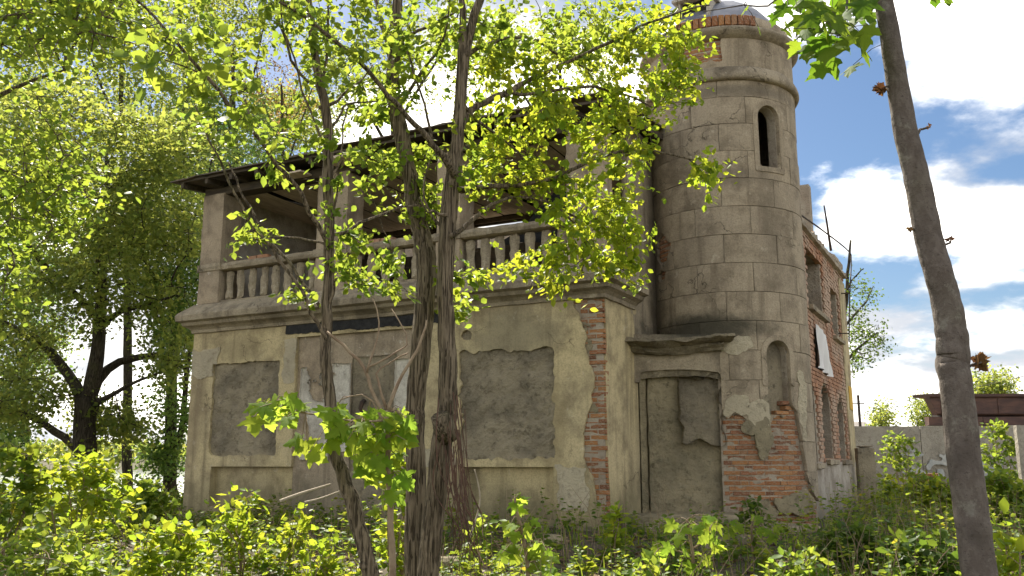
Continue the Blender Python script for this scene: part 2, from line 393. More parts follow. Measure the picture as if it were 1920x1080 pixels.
M['ring'] = plaster_mat('weathered_moulding', (0.42, 0.355, 0.25), (0.32, 0.27, 0.19), (0.12, 0.097, 0.068), (0.54, 0.48, 0.37), seed=6, bumps=0.6, stain_shade=((.9, 1.9, 3.05, 1.15, .30, .9, (0.05, 0.047, 0.032)), (-.1, 2.4, 4.3, .55, 2.6, .6, (.11, .09, .06)), (1.2, 1.9, 7.0, 2, .12, .6, (.14, .12, .09)), (1.6, 2.0, 5.5, .6, .2, .5, (.17, .14, .10)), (2.0, 2.3, 4.9, .3, 1.0, .45, (.17, .14, .1))))
M['mossy'] = plaster_mat('mossy_eroded_slab', (0.30, 0.255, 0.165), (0.22, 0.185, 0.12), (0.065, 0.056, 0.038), (0.42, 0.37, 0.26), seed=7, bumps=0.8)
M['cement'] = rough_cement('rough_grey_cement', (0.35, 0.30, 0.205), (0.20, 0.172, 0.122), (0.075, 0.062, 0.043))
M['cement2'] = rough_cement('patchy_cement_fill', (0.37, 0.315, 0.20), (0.23, 0.20, 0.13), (0.085, 0.073, 0.045), seed=4)
M['blotch'] = rough_cement('pale_cement_smear', (0.54, 0.475, 0.335), (0.44, 0.385, 0.275), (0.25, 0.21, 0.15), seed=8)
M['mortar'] = rough_cement('old_mortar', (0.46, 0.40, 0.31), (0.35, 0.29, 0.22), (0.19, 0.15, 0.11), seed=2)
M['brick'] = brick_mat('red_brick', [(0.17, 0.07, 0.035), (0.36, 0.145, 0.055), (0.46, 0.215, 0.075), (0.29, 0.11, 0.05), (0.40, 0.22, 0.11)], (0.40, 0.33, 0.25), 0.6)
M['brickwall'] = None
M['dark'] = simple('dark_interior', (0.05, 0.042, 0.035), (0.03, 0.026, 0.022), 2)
M['wood'] = simple('grey_ceiling_board', (0.74, 0.63, 0.50), (0.54, 0.45, 0.34), 2.5, stretch=(6, 0.8, 6))
M['darkwood'] = simple('sooty_timber', (0.10, 0.08, 0.055), (0.055, 0.045, 0.034), 3, stretch=(1, 6, 6))
M['roof'] = simple('tarred_roof_sheet', (0.10, 0.085, 0.07), (0.17, 0.13, 0.10), 2.2)
M['tar'] = simple('black_bitumen', (0.012, 0.012, 0.013), (0.03, 0.03, 0.03), 9, rough=0.7, bumps=0.8)
M['lead'] = simple('dull_zinc', (0.27, 0.28, 0.32), (0.19, 0.20, 0.24), 3, rough=0.55, metallic=0.3)
M['iron'] = simple('rusty_iron', (0.07, 0.045, 0.032), (0.035, 0.028, 0.025), 9, rough=0.8)

HOUSE = empty('ruined_house', tuple(C0), -HA, 'derelict plastered house with a round stone tower, balcony loggia and bricked-up windows', 'building')

def grid_box(x0, x1, y0, y1, z0, z1, step, amp, seed=0, fq=5.0, skip=()):
    V = []; F = []; idx = {}
    def gl(a, b): return np.linspace(a, b, max(1, int(round((b - a) / step))) + 1)
    X, Y, Z = gl(x0, x1), gl(y0, y1), gl(z0, z1)
    def v(p):
        k = tuple(round(c, 5) for c in p)
        if k not in idx: idx[k] = len(V); V.append(p)
        return idx[k]
    def face(A, B, fn, flip):
        for i in range(len(A) - 1):
            for j in range(len(B) - 1):
                q = [v(fn(A[i], B[j])), v(fn(A[i + 1], B[j])), v(fn(A[i + 1], B[j + 1])), v(fn(A[i], B[j + 1]))]
                F.append(tuple(q[::-1] if flip else q))
    face(X, Z, lambda a, b: (a, y0, b), False); face(X, Z, lambda a, b: (a, y1, b), True)
    face(Y, Z, lambda a, b: (x1, a, b), False); face(Y, Z, lambda a, b: (x0, a, b), True)
    face(X, Y, lambda a, b: (a, b, z1), False); face(X, Y, lambda a, b: (a, b, z0), True)
    P = np.array(V); c = np.array([(x0 + x1) / 2, (y0 + y1) / 2, (z0 + z1) / 2]); h = np.array([x1 - x0, y1 - y0, z1 - z0]) / 2
    if amp:
        on = (np.abs(np.abs(P - c) - h) < 1e-6).sum(1)            # 2 on an edge, 3 on a corner: wear them
        wear = np.where(on >= 2, 1.0, 0.0) * amp * (0.9 + 0.9 * fbm(P * fq * 1.3 + 7, seed + 5, 3))
        for k in range(3): P[:, k] += amp * 0.6 * fbm(P * fq + k * 11.3, seed + k, 3)
        P -= np.sign(P - c) * (np.abs(np.array(V) - c) > h - 1e-6) * np.clip(wear, 0, None)[:, None]
    return P, F
def gbox(name, b, mat, step=0.12, amp=0.008, seed=0, parent=HOUSE, smooth=False, label=None):
    V, F = grid_box(*b, step, amp, seed); return obj(name, V, F, mat, parent, smooth, label)

fpos = lambda u, v, d: np.stack([u, -d, v], 1)                      # front wall plane y = 0
# --- bare masonry behind the render
b = MB(); b.box(-8.13, -0.06, 0.21, 10.4, -0.4, 3.70); core = b.obj('masonry_core', M['mortar'], HOUSE)
b = MB(); b.box(-.79, -.035, .043, .5, -.3, 3.5); b.obj('corner_masonry', M['mortar'], HOUSE)
b = MB(); b.box(-0.3, 1.62, 4.2, 10.35, -0.4, 5.45); b.obj('dark_room_core', M['dark'], HOUSE)  # near-black box standing for the unlit rooms behind the side windows

# --- front render: missing at the corner, over the two blocked windows, the sunk panels and the wide middle bay
def corner_edge(z):
    return np.interp(z, [0, .3, .6, 1.2, 1.6, 2.2, 2.6, 3.0, 3.4], [-.04, -.08, -.20, -.36, -.30, -.17, -.26, -.38, -.48]) + 0.05 * n2(z, z * 0, 5.0, 91)
def f_front(u, v):
    f = rect(u, v, -8.2, 0.0, -0.05, 3.42)
    f = np.minimum(f, corner_edge(v) - u + .10 * n2(u, v, 5.5, 18, 5) + .03 * n2(u, v, 21, 19))
    wob = 0.03 * n2(u, v, 4.5, 12, 5) + 0.03 * n2(u, v, 15, 13, 4)
    f = np.minimum(f, -(rect(u, v, -7.66, -6.08, 1.10, 2.74) + wob * 1.5))
    f = np.minimum(f, -(rect(u, v, -2.40, -0.80, 1.04, 2.66) + wob * 3.2 + .16 * np.clip(v - 2.3, 0, 1) * n2(u, v, 1.7, 15, 3) * 4))
    f = np.minimum(f, -rect(u, v, -7.57, -5.70, 0.22, 0.91)); f = np.minimum(f, -rect(u, v, -2.34, -0.82, 0.17, 0.91))
    f = np.minimum(f, -rect(u, v, -5.72, -3.13, -0.1, 3.12))
    f = np.minimum(f, -(0.10 - np.hypot((u + 2.31) * 1.0, (v - 2.93) * 1.3) + 0.05 * n2(u, v, 9, 3)))
    return f
us = [q for q in lines(-8.2, -.75, 0.055, (-7.57, -5.70, -2.34, -0.82, -5.72, -3.13))] + lines(-.72, 0, .025); _u = lines(-8.2, 0, 0.055, (-7.57, -5.70, -2.34, -0.82, -5.72, -3.13)); vs = lines(-0.05, 3.42, 0.055, (0.22, 0.91, 0.17, 3.12))
V, F = masked_layer(us, vs, f_front, fpos, 0.215, lambda u, v: 0.012 * n2(u, v, 1.3, 5, 3) + 0.003 * n2(u, v, 9, 6, 3))
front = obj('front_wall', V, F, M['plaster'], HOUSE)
def panel(name, x0, x1, z0, z1, d, mat, amp, seed, step=0.05, fq=6, field=None, thick=0.06, parent=HOUSE, label=None):
    V, F = masked_layer(lines(x0, x1, step), lines(z0, z1, step), field or (lambda u, v: rect(u, v, x0 - .01, x1 + .01, z0 - .01, z1 + .01)), fpos, thick,
                        lambda u, v: d + amp * n2(u, v, fq, seed, 5))
    return obj(name, V, F, mat, parent, label=label)
panel('blocked_window', -7.82, -5.9, 0.98, 2.9, -0.045, M['cement'], 0.05, 21, 0.035, label='window opening filled flush with rough grey cement')
panel('blocked_window', -2.66, -0.56, 0.96, 3.1, -0.042, M['cement'], 0.055, 22, 0.035, label='window opening filled with ragged dark cement')
panel('sunk_panel', -7.60, -5.67, 0.19, 0.94, -0.14, M['plaster'], 0.008, 23)
panel('sunk_panel', -2.37, -0.79, 0.14, 0.94, -0.14, M['plaster'], 0.008, 24)
# middle bay: sunk a little, pinkish, with the old doorway filled in and flaking whitewash beside it
def f_bay(u, v):
    f = rect(u, v, -5.73, -3.12, -0.05, 3.125)
    return np.minimum(f, -(rect(u, v, -4.54, -3.62, 0.3, 2.72) + 0.05 * n2(u, v, 5, 31)))
panel('door_bay', -5.725, -3.125, -0.05, 3.122, -0.055, M['pink'], 0.006, 25, 0.05, field=f_bay, thick=0.05)
panel('blocked_doorway', -4.66, -3.5, 0.2, 2.85, -0.078, M['cement'], 0.020, 26, 0.04, fq=7)
def flake(x0, x1, z0, z1, seed, cut):
    def f(u, v):
        return np.minimum(rect(u, v, x0, x1, z0, z1) + 0.03 * n2(u, v, 8, seed), cut + n2(u, v, 3.2, seed + 1, 5) - 0.35 * np.clip((z1 - v) / (z1 - z0) - .55, 0, 1))
    return lambda: panel('whitewash_patch', x0 - .08, x1 + .08, z0 - .08, z1 + .08, -0.048, M['white'], 0.003, seed, 0.03, field=f, thick=0.012)
flake(-5.62, -4.97, 1.02, 2.58, 41, 0.10)(); flake(-4.95, -4.56, 1.15, 2.62, 44, 0.30)(); flake(-3.66, -3.30, 1.5, 2.62, 47, 0.22)()
def f_tar(u, v): return np.minimum(rect(u, v, -5.98, -2.40, 3.17, 3.385) + 0.045 * n2(u, v * 0.5, 5, 51) + 0.02 * n2(u, v, 22, 52), 1.0)
panel('bitumen_strip', -6.05, -2.3, 3.08, 3.44, 0.012, M['tar'], 0.010, 53, 0.022, fq=14, field=f_tar, thick=0.02)
V, F = tube([(-4.28, 0.06, 1.98), (-4.28, 0.0, 1.95), (-4.27, -0.05, 1.84), (-4.25, -0.03, 1.76)], [.035, .04, .03, .015], 6); obj('iron_hook', V, F, M['iron'], HOUSE)
for (x0, x1, z0, z1, sd) in ((-8.19, -7.55, 2.55, 3.02, 61), (-6.0, -5.74, 2.3, 3.1, 62), (-.75, -.3, .3, .9, 63), (-3.1, -2.5, .95, 1.2, 64)):
    panel('pale_patch', x0 - .1, x1 + .1, z0 - .1, z1 + .1, 0.012, M['blotch'], 0.004, sd, .03, field=lambda u, v: np.minimum(np.minimum(rect(u, v, x0, x1, z0, z1) + .14 * n2(u, v, 4, sd, 5), u + 8.2), f_front(u, v)), thick=.02)
gbox('plinth', (-8.26, -0.02, -0.07, 0.05, -0.4, 0.10), M['cement2'], 0.2, 0.02, 7)
# left side wall
spos = lambda u, v, d: np.stack([-8.2 - d, u, v], 1)
V, F = masked_layer(lines(0, 10.4, 0.4), lines(-.3, 3.42, 0.4), lambda u, v: u * 0 + 1, spos, 0.06); obj('side_wall', V, [f[::-1] for f in F], M['plaster'], HOUSE)
# return wall x = 0
rpos = lambda u, v, d: np.stack([0 + d, u, v], 1)
def f_ret(u, v): return np.minimum(rect(u, v, 0, 1.4, -0.05, 3.42), u - 0.05 - 0.03 * n2(u, v, 6, 61) - np.interp(v, [0, .3, 1, 2.3, 2.6, 3.2, 3.4], [.10, .08, .03, .0, .06, .02, 0]))
V, F = masked_layer(lines(0, 1.4, 0.05), lines(-.05, 3.42, 0.05), f_ret, rpos, 0.08, lambda u, v: 0.008 * n2(u, v, 2, 62)); ret = obj('return_wall', V, F, M['plaster'], HOUSE)

# --- single bricks, three worn shapes sharing their mesh data
rngb = random.Random(5); BR = []
for k in range(4):
    j = lambda s=0.0045: rngb.uniform(-s, s)
    L_, H_, D_ = 0.5, 0.5, 0.5; V = []
    for y, ins in ((0.5, 0.0), (-0.36, 0.0), (-0.5, 0.055)):
        for (sx, sz) in ((-1, -1), (1, -1), (1, 1), (-1, 1)):
            V.append((sx * (0.5 - ins * 0.45) + j(.018), y + j(.06), sz * (0.5 - ins * 1.3) + j(.045)))
    F = [(0, 1, 2, 3)] + [(a + q, a + (q + 1) % 4, a + 4 + (q + 1) % 4, a + 4 + q)[::-1] for a in (0, 4) for q in range(4)] + [(11, 10, 9, 8)]
    BR.append(mesh('brick', V, [f[::-1] for f in F], M['brick']))
nbrick = [0]; OVER = []
def brick(parent, loc, ang, size, tilt=0.0):
    """size = length, depth, height; front faces local -y turned by ang"""
    if nbrick[0] >= 300:
        Rm = Matrix.Rotation(ang, 3, 'Z')
        OVER.append([tuple(Vector(loc) + Rm @ Vector((v.co[0] * size[0], v.co[1] * size[1], v.co[2] * size[2]))) for v in BR[rngb.randrange(4)].vertices]); return None
    nbrick[0] += 1
    o = link('brick', BR[rngb.randrange(4)], parent, loc)
    o.rotation_euler = (rngb.gauss(0, .012), rngb.gauss(0, .012) + tilt, ang + rngb.gauss(0, .02)); o.scale = size; return o

# --- tower
TX, TY, TR = 1.04, 3.15, 1.28
def tpos(u, v, d):
    th = u / TR; return np.stack([TX + (TR + d) * np.cos(th), TY + (TR + d) * np.sin(th), v], 1)
TH = lambda deg: R0(deg) * TR
WU, WR_, WZ0, WZS = TH(-38.5), 0.215, 5.70, 6.55           # upper arched window
NU, NR_, NZ0, NZS = TH(-41.6), 0.215, 1.70, 2.64           # blind niche below
def tower_low(u):
    return np.interp(np.degrees(u / TR), [-200, -84, -80, -74, -68, -62, -57.5, -53, -49, -44, -40, -36, -31, -27, -23, -18, -12, 10],
                     [1.8, 1.72, 1.62, 1.70, 1.58, 1.45, 1.10, 1.30, 1.62, 1.72, 1.66, 1.72, 1.86, 1.78, 1.25, 0.75, 0.5, 0.4]) + 0.045 * n2(u, u * 0, 7, 71)
def f_bare_top(u, v):                                        # brick showing through near the top
    return rect(u, v, TH(-104), TH(-73), 7.53, 7.99) + 0.10 * n2(u, v, 5.5, 72, 5) + .03 * n2(u, v, 17, 73)
def f_bare_left(u, v): return 0.24 - np.hypot((u - TH(-131)) / 0.9, (v - 4.42) / 1.6) + 0.22 * n2(u, v, 4, 73, 5)
def f_skin(u, v):
    f = np.minimum(v - tower_low(u) - 0.14 * n2(u, v, 5, 74, 5) - .03 * n2(u, v, 23, 75), 9.0)
    f = np.minimum(f, -arch(u, v, WU, WR_, WZ0, WZS)); f = np.minimum(f, -arch(u, v, NU, NR_, NZ0, NZS))
    f = np.minimum(f, -(np.minimum(TH(-83.5) - u, 2.84 - v)))
    f = np.minimum(f, -f_bare_left(u, v))
    return f
core_f = lambda u, v: np.minimum(np.minimum(-arch(u, v, WU, WR_ - 0.01, WZ0, WZS), -arch(u, v, NU, NR_ - .004, NZ0, NZS)), -(np.minimum(TH(-86) - u, np.minimum(u - TH(-172), 2.40 - v))))
V, F = masked_layer(lines(TH(-230), TH(130), 0.06, ()), lines(-0.4, 8.10, 0.06, (2.40,)), core_f, lambda u, v, d: tpos(u, v, d - 0.06), 0.17, lambda u, v: 0.006 * n2(u, v, 8, 75))
tower = obj('tower_wall', V, F, M['mortar'], HOUSE)
panel_u = lines(NU - 0.26, NU + 0.26, 0.04); panel_v = lines(NZ0 - 0.05, NZS + 0.27, 0.04)
V, F = masked_layer(panel_u, panel_v, lambda u, v: u * 0 + 1, lambda u, v, d: tpos(u, v, d - 0.17), 0.05, lambda u, v: 0.012 * n2(u, v, 9, 76)); obj('niche_fill', V, F, M['cement'], HOUSE)
rng = random.Random(11); H0 = 0.466
row_z = [2.23 + H0 * k for k in range(-4, 11)]
for k, z0 in enumerate(row_z):
    z1 = min(z0 + H0, 7.19); base = -37.4 if (k % 2 == 0) else -57.4
    for q in range(-4, 3):
        a0 = base + 40 * q; a1 = a0 + 40
        if a1 < -165 or a0 > 35: continue
        u0, u1 = TH(a0), TH(a1); off = rng.uniform(-0.006, 0.006); sd = rng.randrange(999)
        ff = lambda u, v, u0=u0, u1=u1, z0=z0, z1=z1: np.minimum(rect(u, v, u0 + .004, u1 - .004, z0 + .004, z1 - .004), f_skin(u, v))
        if k < 1 or True:
            V, F = masked_layer(lines(u0, u1, 0.05 if k > 3 else .028, (u0 + .004, u1 - .004), 0.001), lines(z0, z1, 0.05 if k > 3 else .028, (z0 + .004, z1 - .004), 0.001), ff, tpos, 0.075,
                                lambda u, v, sd=sd, off=off: off + 0.005 * n2(u, v, 3.5, sd, 3))
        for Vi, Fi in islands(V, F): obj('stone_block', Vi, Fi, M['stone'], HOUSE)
for (uc, r, z0, zs) in ((WU, WR_, WZ0, WZS), (NU, NR_, NZ0, NZS)):
    ff = lambda u, v: np.minimum(arch(u, v, uc, r + 0.085, z0 - 0.085, zs), -arch(u, v, uc, r + .002, z0, zs))
    ff2 = (lambda u, v: np.minimum(ff(u, v), v - 2.15 - 0.1 * n2(u, v, 5, 3))) if z0 < 3 else ff
    V, F = masked_layer(lines(uc - r - .12, uc + r + .12, 0.03), lines(z0 - .12, zs + r + .12, 0.03), ff2, tpos, 0.03, lambda u, v: 0.016 + 0 * u)
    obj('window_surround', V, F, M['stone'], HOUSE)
# patched cement over the top of the bare brick
for (ac, zc, ra, rz, sd, mt) in ((-74, 1.86, 0.20, 0.17, 1, 'blotch'), (-58, 1.72, 0.16, 0.20, 2, 'blotch'), (-66, 1.50, 0.14, .12, 7, 'cement2'), (-56, 1.36, 0.13, 0.30, 3, 'cement2'), (-47, 1.83, 0.22, 0.16, 4, 'cement'), (-20, 1.9, .13, .55, 5, 'blotch'), (-70, 2.78, .28, .14, 6, 'blotch'), (-30, .35, .4, .18, 8, 'cement2'), (-62, .22, .3, .2, 9, 'cement2')):
    uc = TH(ac)
    V, F = masked_layer(lines(uc - ra * 1.7, uc + ra * 1.7, 0.03), lines(zc - rz * 1.7, zc + rz * 1.7, 0.03),
                        lambda u, v: np.minimum(1 - np.hypot((u - uc) / ra, (v - zc) / rz) + 0.75 * n2(u, v, 6, 80 + sd), -arch(u, v, NU, NR_, NZ0, NZS)),
                        tpos, 0.05, lambda u, v: 0.010 + 0.010 * n2(u, v, 9, 81 + sd))
    if len(F): obj('render_patch', V, F, M[mt], HOUSE)
# bricks at the tower foot
z = 0.02; c = 0
while z < 2.0:
    u = TH(-84.5) + (0.07 if c % 2 else 0.0); k = 0
    while u < TH(-6):
        L_ = 0.245 if ((k + c) % 3 != 0) else 0.118
        m_ = u + L_ / 2
        if float(z + 0.03 - tower_low(np.array([m_]))[0]) < 0.10 and rngb.random() > 0.025:
            th = m_ / TR; rr = TR - 0.121 + rngb.uniform(-.007, .009)
            brick(tower, (TX + rr * math.cos(th), TY + rr * math.sin(th), z + 0.034), th + math.pi / 2, (L_, 0.13, 0.060))
        u += L_ + 0.012; k += 1
    z += 0.0765; c += 1
# bricks at the bare house corner (front and return face)
z = 0.22; c = 0
while z < 3.40:
    e = float(corner_edge(np.array([z]))[0]); x = -0.005; k = 0
    while x > e - 0.10:
        L_ = 0.245 if (k == 0) == (c % 2 == 0) else 0.12
        if rngb.random() > 0.05: brick(front, (x - L_ / 2, 0.104 + rngb.uniform(-.012, .008), z + .034), 0, (L_, 0.13, 0.060))
        x -= L_ + 0.012; k += 1
    z += 0.0765; c += 1
# a few at the tower head
z = 7.44; c = 0
while z < 7.90:
    u = TH(-108) + (0.12 if c % 2 else 0); k = 0
    while u < TH(-60):
        L_ = 0.235
        if float(f_bare_top(np.array([u + L_ / 2]), np.array([z + .035]))[0]) > -0.10:
            th = (u + L_ / 2) / TR; rr = TR - 0.119 + rngb.uniform(-.008, .008)
            brick(tower, (TX + rr * math.cos(th), TY + rr * math.sin(th), z + .034), th + math.pi / 2, (L_, 0.13, 0.060))
        u += L_ + .012; k += 1
    z += 0.0765; c += 1
for q in range(13):
    a = -104 + q * 4.6
    rr = TR - 0.02; th = R0(a)
    brick(tower, (TX + rr * math.cos(th), TY + rr * math.sin(th), 8.225), th + math.pi / 2, (0.092, 0.16, 0.19))
V, F = masked_layer(lines(TH(-84), TH(-4), .03), lines(0.0, 2.0, .03), lambda u, v: np.minimum(np.minimum(n2(u, v, 3.0, 95, 5) - .27, tower_low(u) - v + .03), -arch(u, v, NU, NR_, NZ0, NZS)), lambda u, v, d: tpos(u, v, d - .048), .03, lambda u, v: .006 * n2(u, v, 9, 96))
o = obj('mortar_smear', V, F, M['mortar'], HOUSE); o['kind'] = 'stuff'
V, F = masked_layer(lines(-.6, 0, .025), lines(0.1, 3.4, .025), lambda u, v: np.minimum(np.minimum(n2(u, v, 3.4, 97, 5) - .24, u - corner_edge(v) + .03), -.012 - u), lambda u, v, d: fpos(u, v, d - .026), .03, lambda u, v: .006 * n2(u, v, 9, 96))
o = obj('mortar_smear', V, F, M['cement2'], HOUSE); o['kind'] = 'stuff'
# frieze, roll mouldings, soldier course, dome
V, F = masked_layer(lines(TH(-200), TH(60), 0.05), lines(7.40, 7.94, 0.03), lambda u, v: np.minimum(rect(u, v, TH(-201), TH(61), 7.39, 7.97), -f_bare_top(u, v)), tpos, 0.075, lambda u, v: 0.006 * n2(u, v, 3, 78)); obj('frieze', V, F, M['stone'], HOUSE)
def lathe(name, prof, mat, n=96, amp=0.0, seed=0, a0=0, a1=360, smooth=True):
    P = np.array(prof, float); A = np.radians(np.linspace(a0, a1, n + 1)); closed = (a1 - a0) == 360
    if closed: A = A[:-1]
    rr = np.repeat(P[:, 0][:, None], len(A), 1); zz = np.repeat(P[:, 1][:, None], len(A), 1)
    if amp:
        q = np.stack([np.cos(A)[None] * rr, np.sin(A)[None] * rr, zz], -1) * 3.5
        rr = rr + amp * fbm(q, seed, 4); zz = zz + amp * 0.7 * fbm(q + 9, seed + 3, 4)
    V = np.stack([TX + rr * np.cos(A)[None], TY + rr * np.sin(A)[None], zz], -1).reshape(-1, 3); m = len(A); F = []
    for i in range(len(P) - 1):
        for j in range(m if closed else m - 1): F.append((i * m + j, i * m + (j + 1) % m, (i + 1) * m + (j + 1) % m, (i + 1) * m + j))
    return obj(name, V, F, mat, HOUSE, smooth)
lathe('moulding_ring', [(1.22, 7.165), (1.31, 7.17), (1.352, 7.185), (1.365, 7.22), (1.362, 7.26), (1.345, 7.32), (1.315, 7.38), (1.288, 7.42), (1.22, 7.425)], M['ring'], 96, 0.012, 3)
lathe('moulding_ring', [(1.22, 7.925), (1.295, 7.93), (1.305, 7.955), (1.345, 7.965), (1.352, 7.99), (1.385, 8.01), (1.395, 8.06), (1.38, 8.10), (1.33, 8.125), (1.20, 8.135)], M['ring'], 96, 0.014, 5)
lathe('parapet', [(1.21, 8.10), (1.25, 8.11), (1.25, 8.33), (1.1, 8.34)], M['stone'], 80, 0.015, 8, -52, 160)
lathe('parapet', [(1.19, 8.10), (1.19, 8.32), (1.1, 8.33)], M['mortar'], 80, 0.01, 9, -200, -52)
lathe('dome_roof', [(1.23, 8.315), (1.24, 8.345), (1.15, 8.40), (1.06, 8.55), (0.93, 8.71), (0.74, 8.89), (0.5, 9.03), (0.25, 9.11), (0.02, 9.13)], M['lead'], 14, 0.02, 12, smooth=False)
b = MB(); a = R0(-96); 
lc = Matrix.Translation((TX + 0.98 * math.cos(a), TY + 0.98 * math.sin(a), 8.41)) @ Matrix.Rotation(a + math.pi / 2, 4, 'Z')
def lbox(x0, x1, y0, y1, z0, z1):
    return [tuple(lc @ Vector((x, y, z))) for z in (z0, z1) for y in (y0, y1) for x in (x0, x1)]
BF = [(0, 2, 3, 1), (4, 5, 7, 6), (0, 1, 5, 4), (1, 3, 7, 5), (3, 2, 6, 7), (2, 0, 4, 6)]
for q in ((-.30, -.235, -.08, .3, 0, .42), (.235, .30, -.08, .3, 0, .42), (-.235, .235, -.08, .0, 0, .09), (-.36, .36, -.16, .35, .42, .47)): b.add(lbox(*q), BF)
lucarne = b.obj('lucarne', M['white'], HOUSE)
b = MB(); b.add(lbox(-.235, .235, .02, .06, .09, .42), BF); b.obj('lucarne_opening', M['dark'], lucarne)

# --- diagonal doorway between house corner and tower
P0, P1 = np.array([0.0, 1.22]), np.array([1.26, 1.90]); DV = P1 - P0; DL = np.linalg.norm(DV); DV /= DL; DN = np.array([DV[1], -DV[0]])
def dpos(u, v, d): return np.stack([P0[0] + DV[0] * u + DN[0] * d, P0[1] + DV[1] * u + DN[1] * d, v], 1)
def dlayer(name, u0, u1, v0, v1, d, mat, amp=0.008, seed=0, field=None, thick=0.08, step=0.04, fq=6, parent=HOUSE):
    V, F = masked_layer(lines(u0, u1, step), lines(v0, v1, step), field or (lambda u, v: u * 0 + 1), dpos, thick, lambda u, v: d + amp * n2(u, v, fq, seed, 5))
    return obj(name, V, F, mat, parent) if len(F) else None
f_link = lambda u, v: np.minimum(1.0, -(0.22 - np.hypot((u - .66) / .9, (v - 4.35) / 1.7) + .34 * n2(u, v, 3.2, 8, 5)))
def dtop(u): return 2.40 - 0.035 * ((u - 0.72) / 0.55) ** 2
opening = lambda u, v: np.minimum(np.minimum(u - 0.10, 1.36 - u), dtop(u) - v)
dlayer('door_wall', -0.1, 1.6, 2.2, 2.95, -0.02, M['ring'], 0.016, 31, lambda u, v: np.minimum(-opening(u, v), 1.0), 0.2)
V, F = masked_layer(lines(1.15, 2.6, .05), lines(2.86, 6.45, .06), lambda u, v: u * 0 + 1, rpos, .1, lambda u, v: .01 * n2(u, v, 3, 32)); obj('upper_return_wall', V, F, M['ring'], HOUSE)
b = MB(); q = [(-.02, 1.24), (1.22, 1.92), (1.0, 2.3), (-.02, 2.6)]; b.add([(x, y, z) for z in (2.80, 2.90) for x, y in q], [(3, 2, 1, 0), (4, 5, 6, 7), (0, 1, 5, 4), (1, 2, 6, 5), (2, 3, 7, 6), (3, 0, 4, 7)]); b.obj('canopy_slab', M['mossy'], HOUSE)
z = 3.6; c = 0
while z < 5.2:
    u = TH(-168) + (0.12 if c % 2 else 0)
    while u < TH(-104):
        if float(f_bare_left(np.array([u + .11]), np.array([z + .035]))[0]) > -0.08 and rngb.random() > .06:
            th = (u + .115) / TR; rr = TR - 0.119 + rngb.uniform(-.008, .008); brick(tower, (TX + rr * math.cos(th), TY + rr * math.sin(th), z + .034), th + math.pi / 2, (.235, .13, .06))
        u += .247
    z += .0765; c += 1
dlayer('door_recess', 0.0, 1.5, -0.2, 2.6, -0.25, M['cement2'], 0.012, 34, None, 0.02, 0.05)
dlayer('blocked_door', 0.2, 1.40, 0.0, 2.38, -0.19, M['cement2'], 0.035, 36, lambda u, v: rect(u, v, .22, 1.41, -.1, 2.37) + .03 * n2(u, v, 6, 4), 0.1, 0.03)
dlayer('render_patch', 0.6, 1.40, 1.0, 2.36, -0.172, M['cement'], 0.03, 37, lambda u, v: np.minimum(rect(u, v, .7, 1.38, 1.25, 2.33) + .22 * n2(u, v, 3, 5, 5), 1.0), 0.03, 0.025)
dlayer('door_lintel', 0.08, 1.36, 2.16, 2.48, -0.06, M['mossy'], 0.03, 38, lambda u, v: np.minimum(opening(u, v) + 0.02, v - dtop(u) + 0.10 + 0.03 * n2(u, v, 7, 6)), 0.16, 0.03)
dlayer('door_jamb', 0.10, 0.20, 0.2, 2.35, -0.14, M['cement2'], 0.02, 39, None, 0.16, 0.04)
# canopy slab over the door, sagging and eroded
cm = MB()
def wavy(u0, u1, v0, v1, d0, d1, seed, amp=.02):
    n = 40; U_ = np.linspace(u0, u1, n); prof = [(d0, v0), (d1 * .55, v0 + .0), (d1 * .8, v0 + (v1 - v0) * .35), (d1, v0 + (v1 - v0) * .5), (d1, v1 - .015), (d1 * .85, v1), (d0, v1 + .02)]
    V = []
    for i, u in enumerate(U_):
        for k, (d, v) in enumerate(prof):
            q = np.array([u * 4, d * 6 + k, v * 6]); a = amp * fbm(q[None], seed, 4)[0]; a2 = amp * fbm(q[None] + 5, seed + 2, 4)[0]
            sag = -0.045 * math.sin((u - u0) / (u1 - u0) * math.pi * 1.4)
            V.append(tuple(dpos(np.array([u]), np.array([v + a + sag]), np.array([d + a2 * 1.6]))[0]))
    m = len(prof); F = [(i * m + k, i * m + k + 1, (i + 1) * m + k + 1, (i + 1) * m + k) for i in range(n - 1) for k in range(m - 1)]
    F += [tuple(range(m))[::-1], tuple((n - 1) * m + k for k in range(m))]
    cm.add(V, [f[::-1] for f in F])
wavy(-0.34, 1.52, 2.775, 2.885, -0.1, 0.33, 3, 0.045); wavy(-0.05, 1.40, 2.66, 2.785, -0.1, 0.14, 9, .035)
cm.obj('door_canopy', M['mossy'], HOUSE)
gbox('door_plinth', (0.0, 1.75, 0.42, 2.1, -0.4, 0.24), M['cement2'], 0.12, 0.025, 3)
gbox('door_step', (0.55, 1.25, 0.0, 0.5, -0.4, 0.13), M['ring'], 0.1, 0.02, 5)
V, F = grid_box(0.85, 2.5, 0.7, 2.3, -0.4, 0.09, 0.15, 0.03, 9); obj('tower_plinth', V, F, M['cement2'], HOUSE)

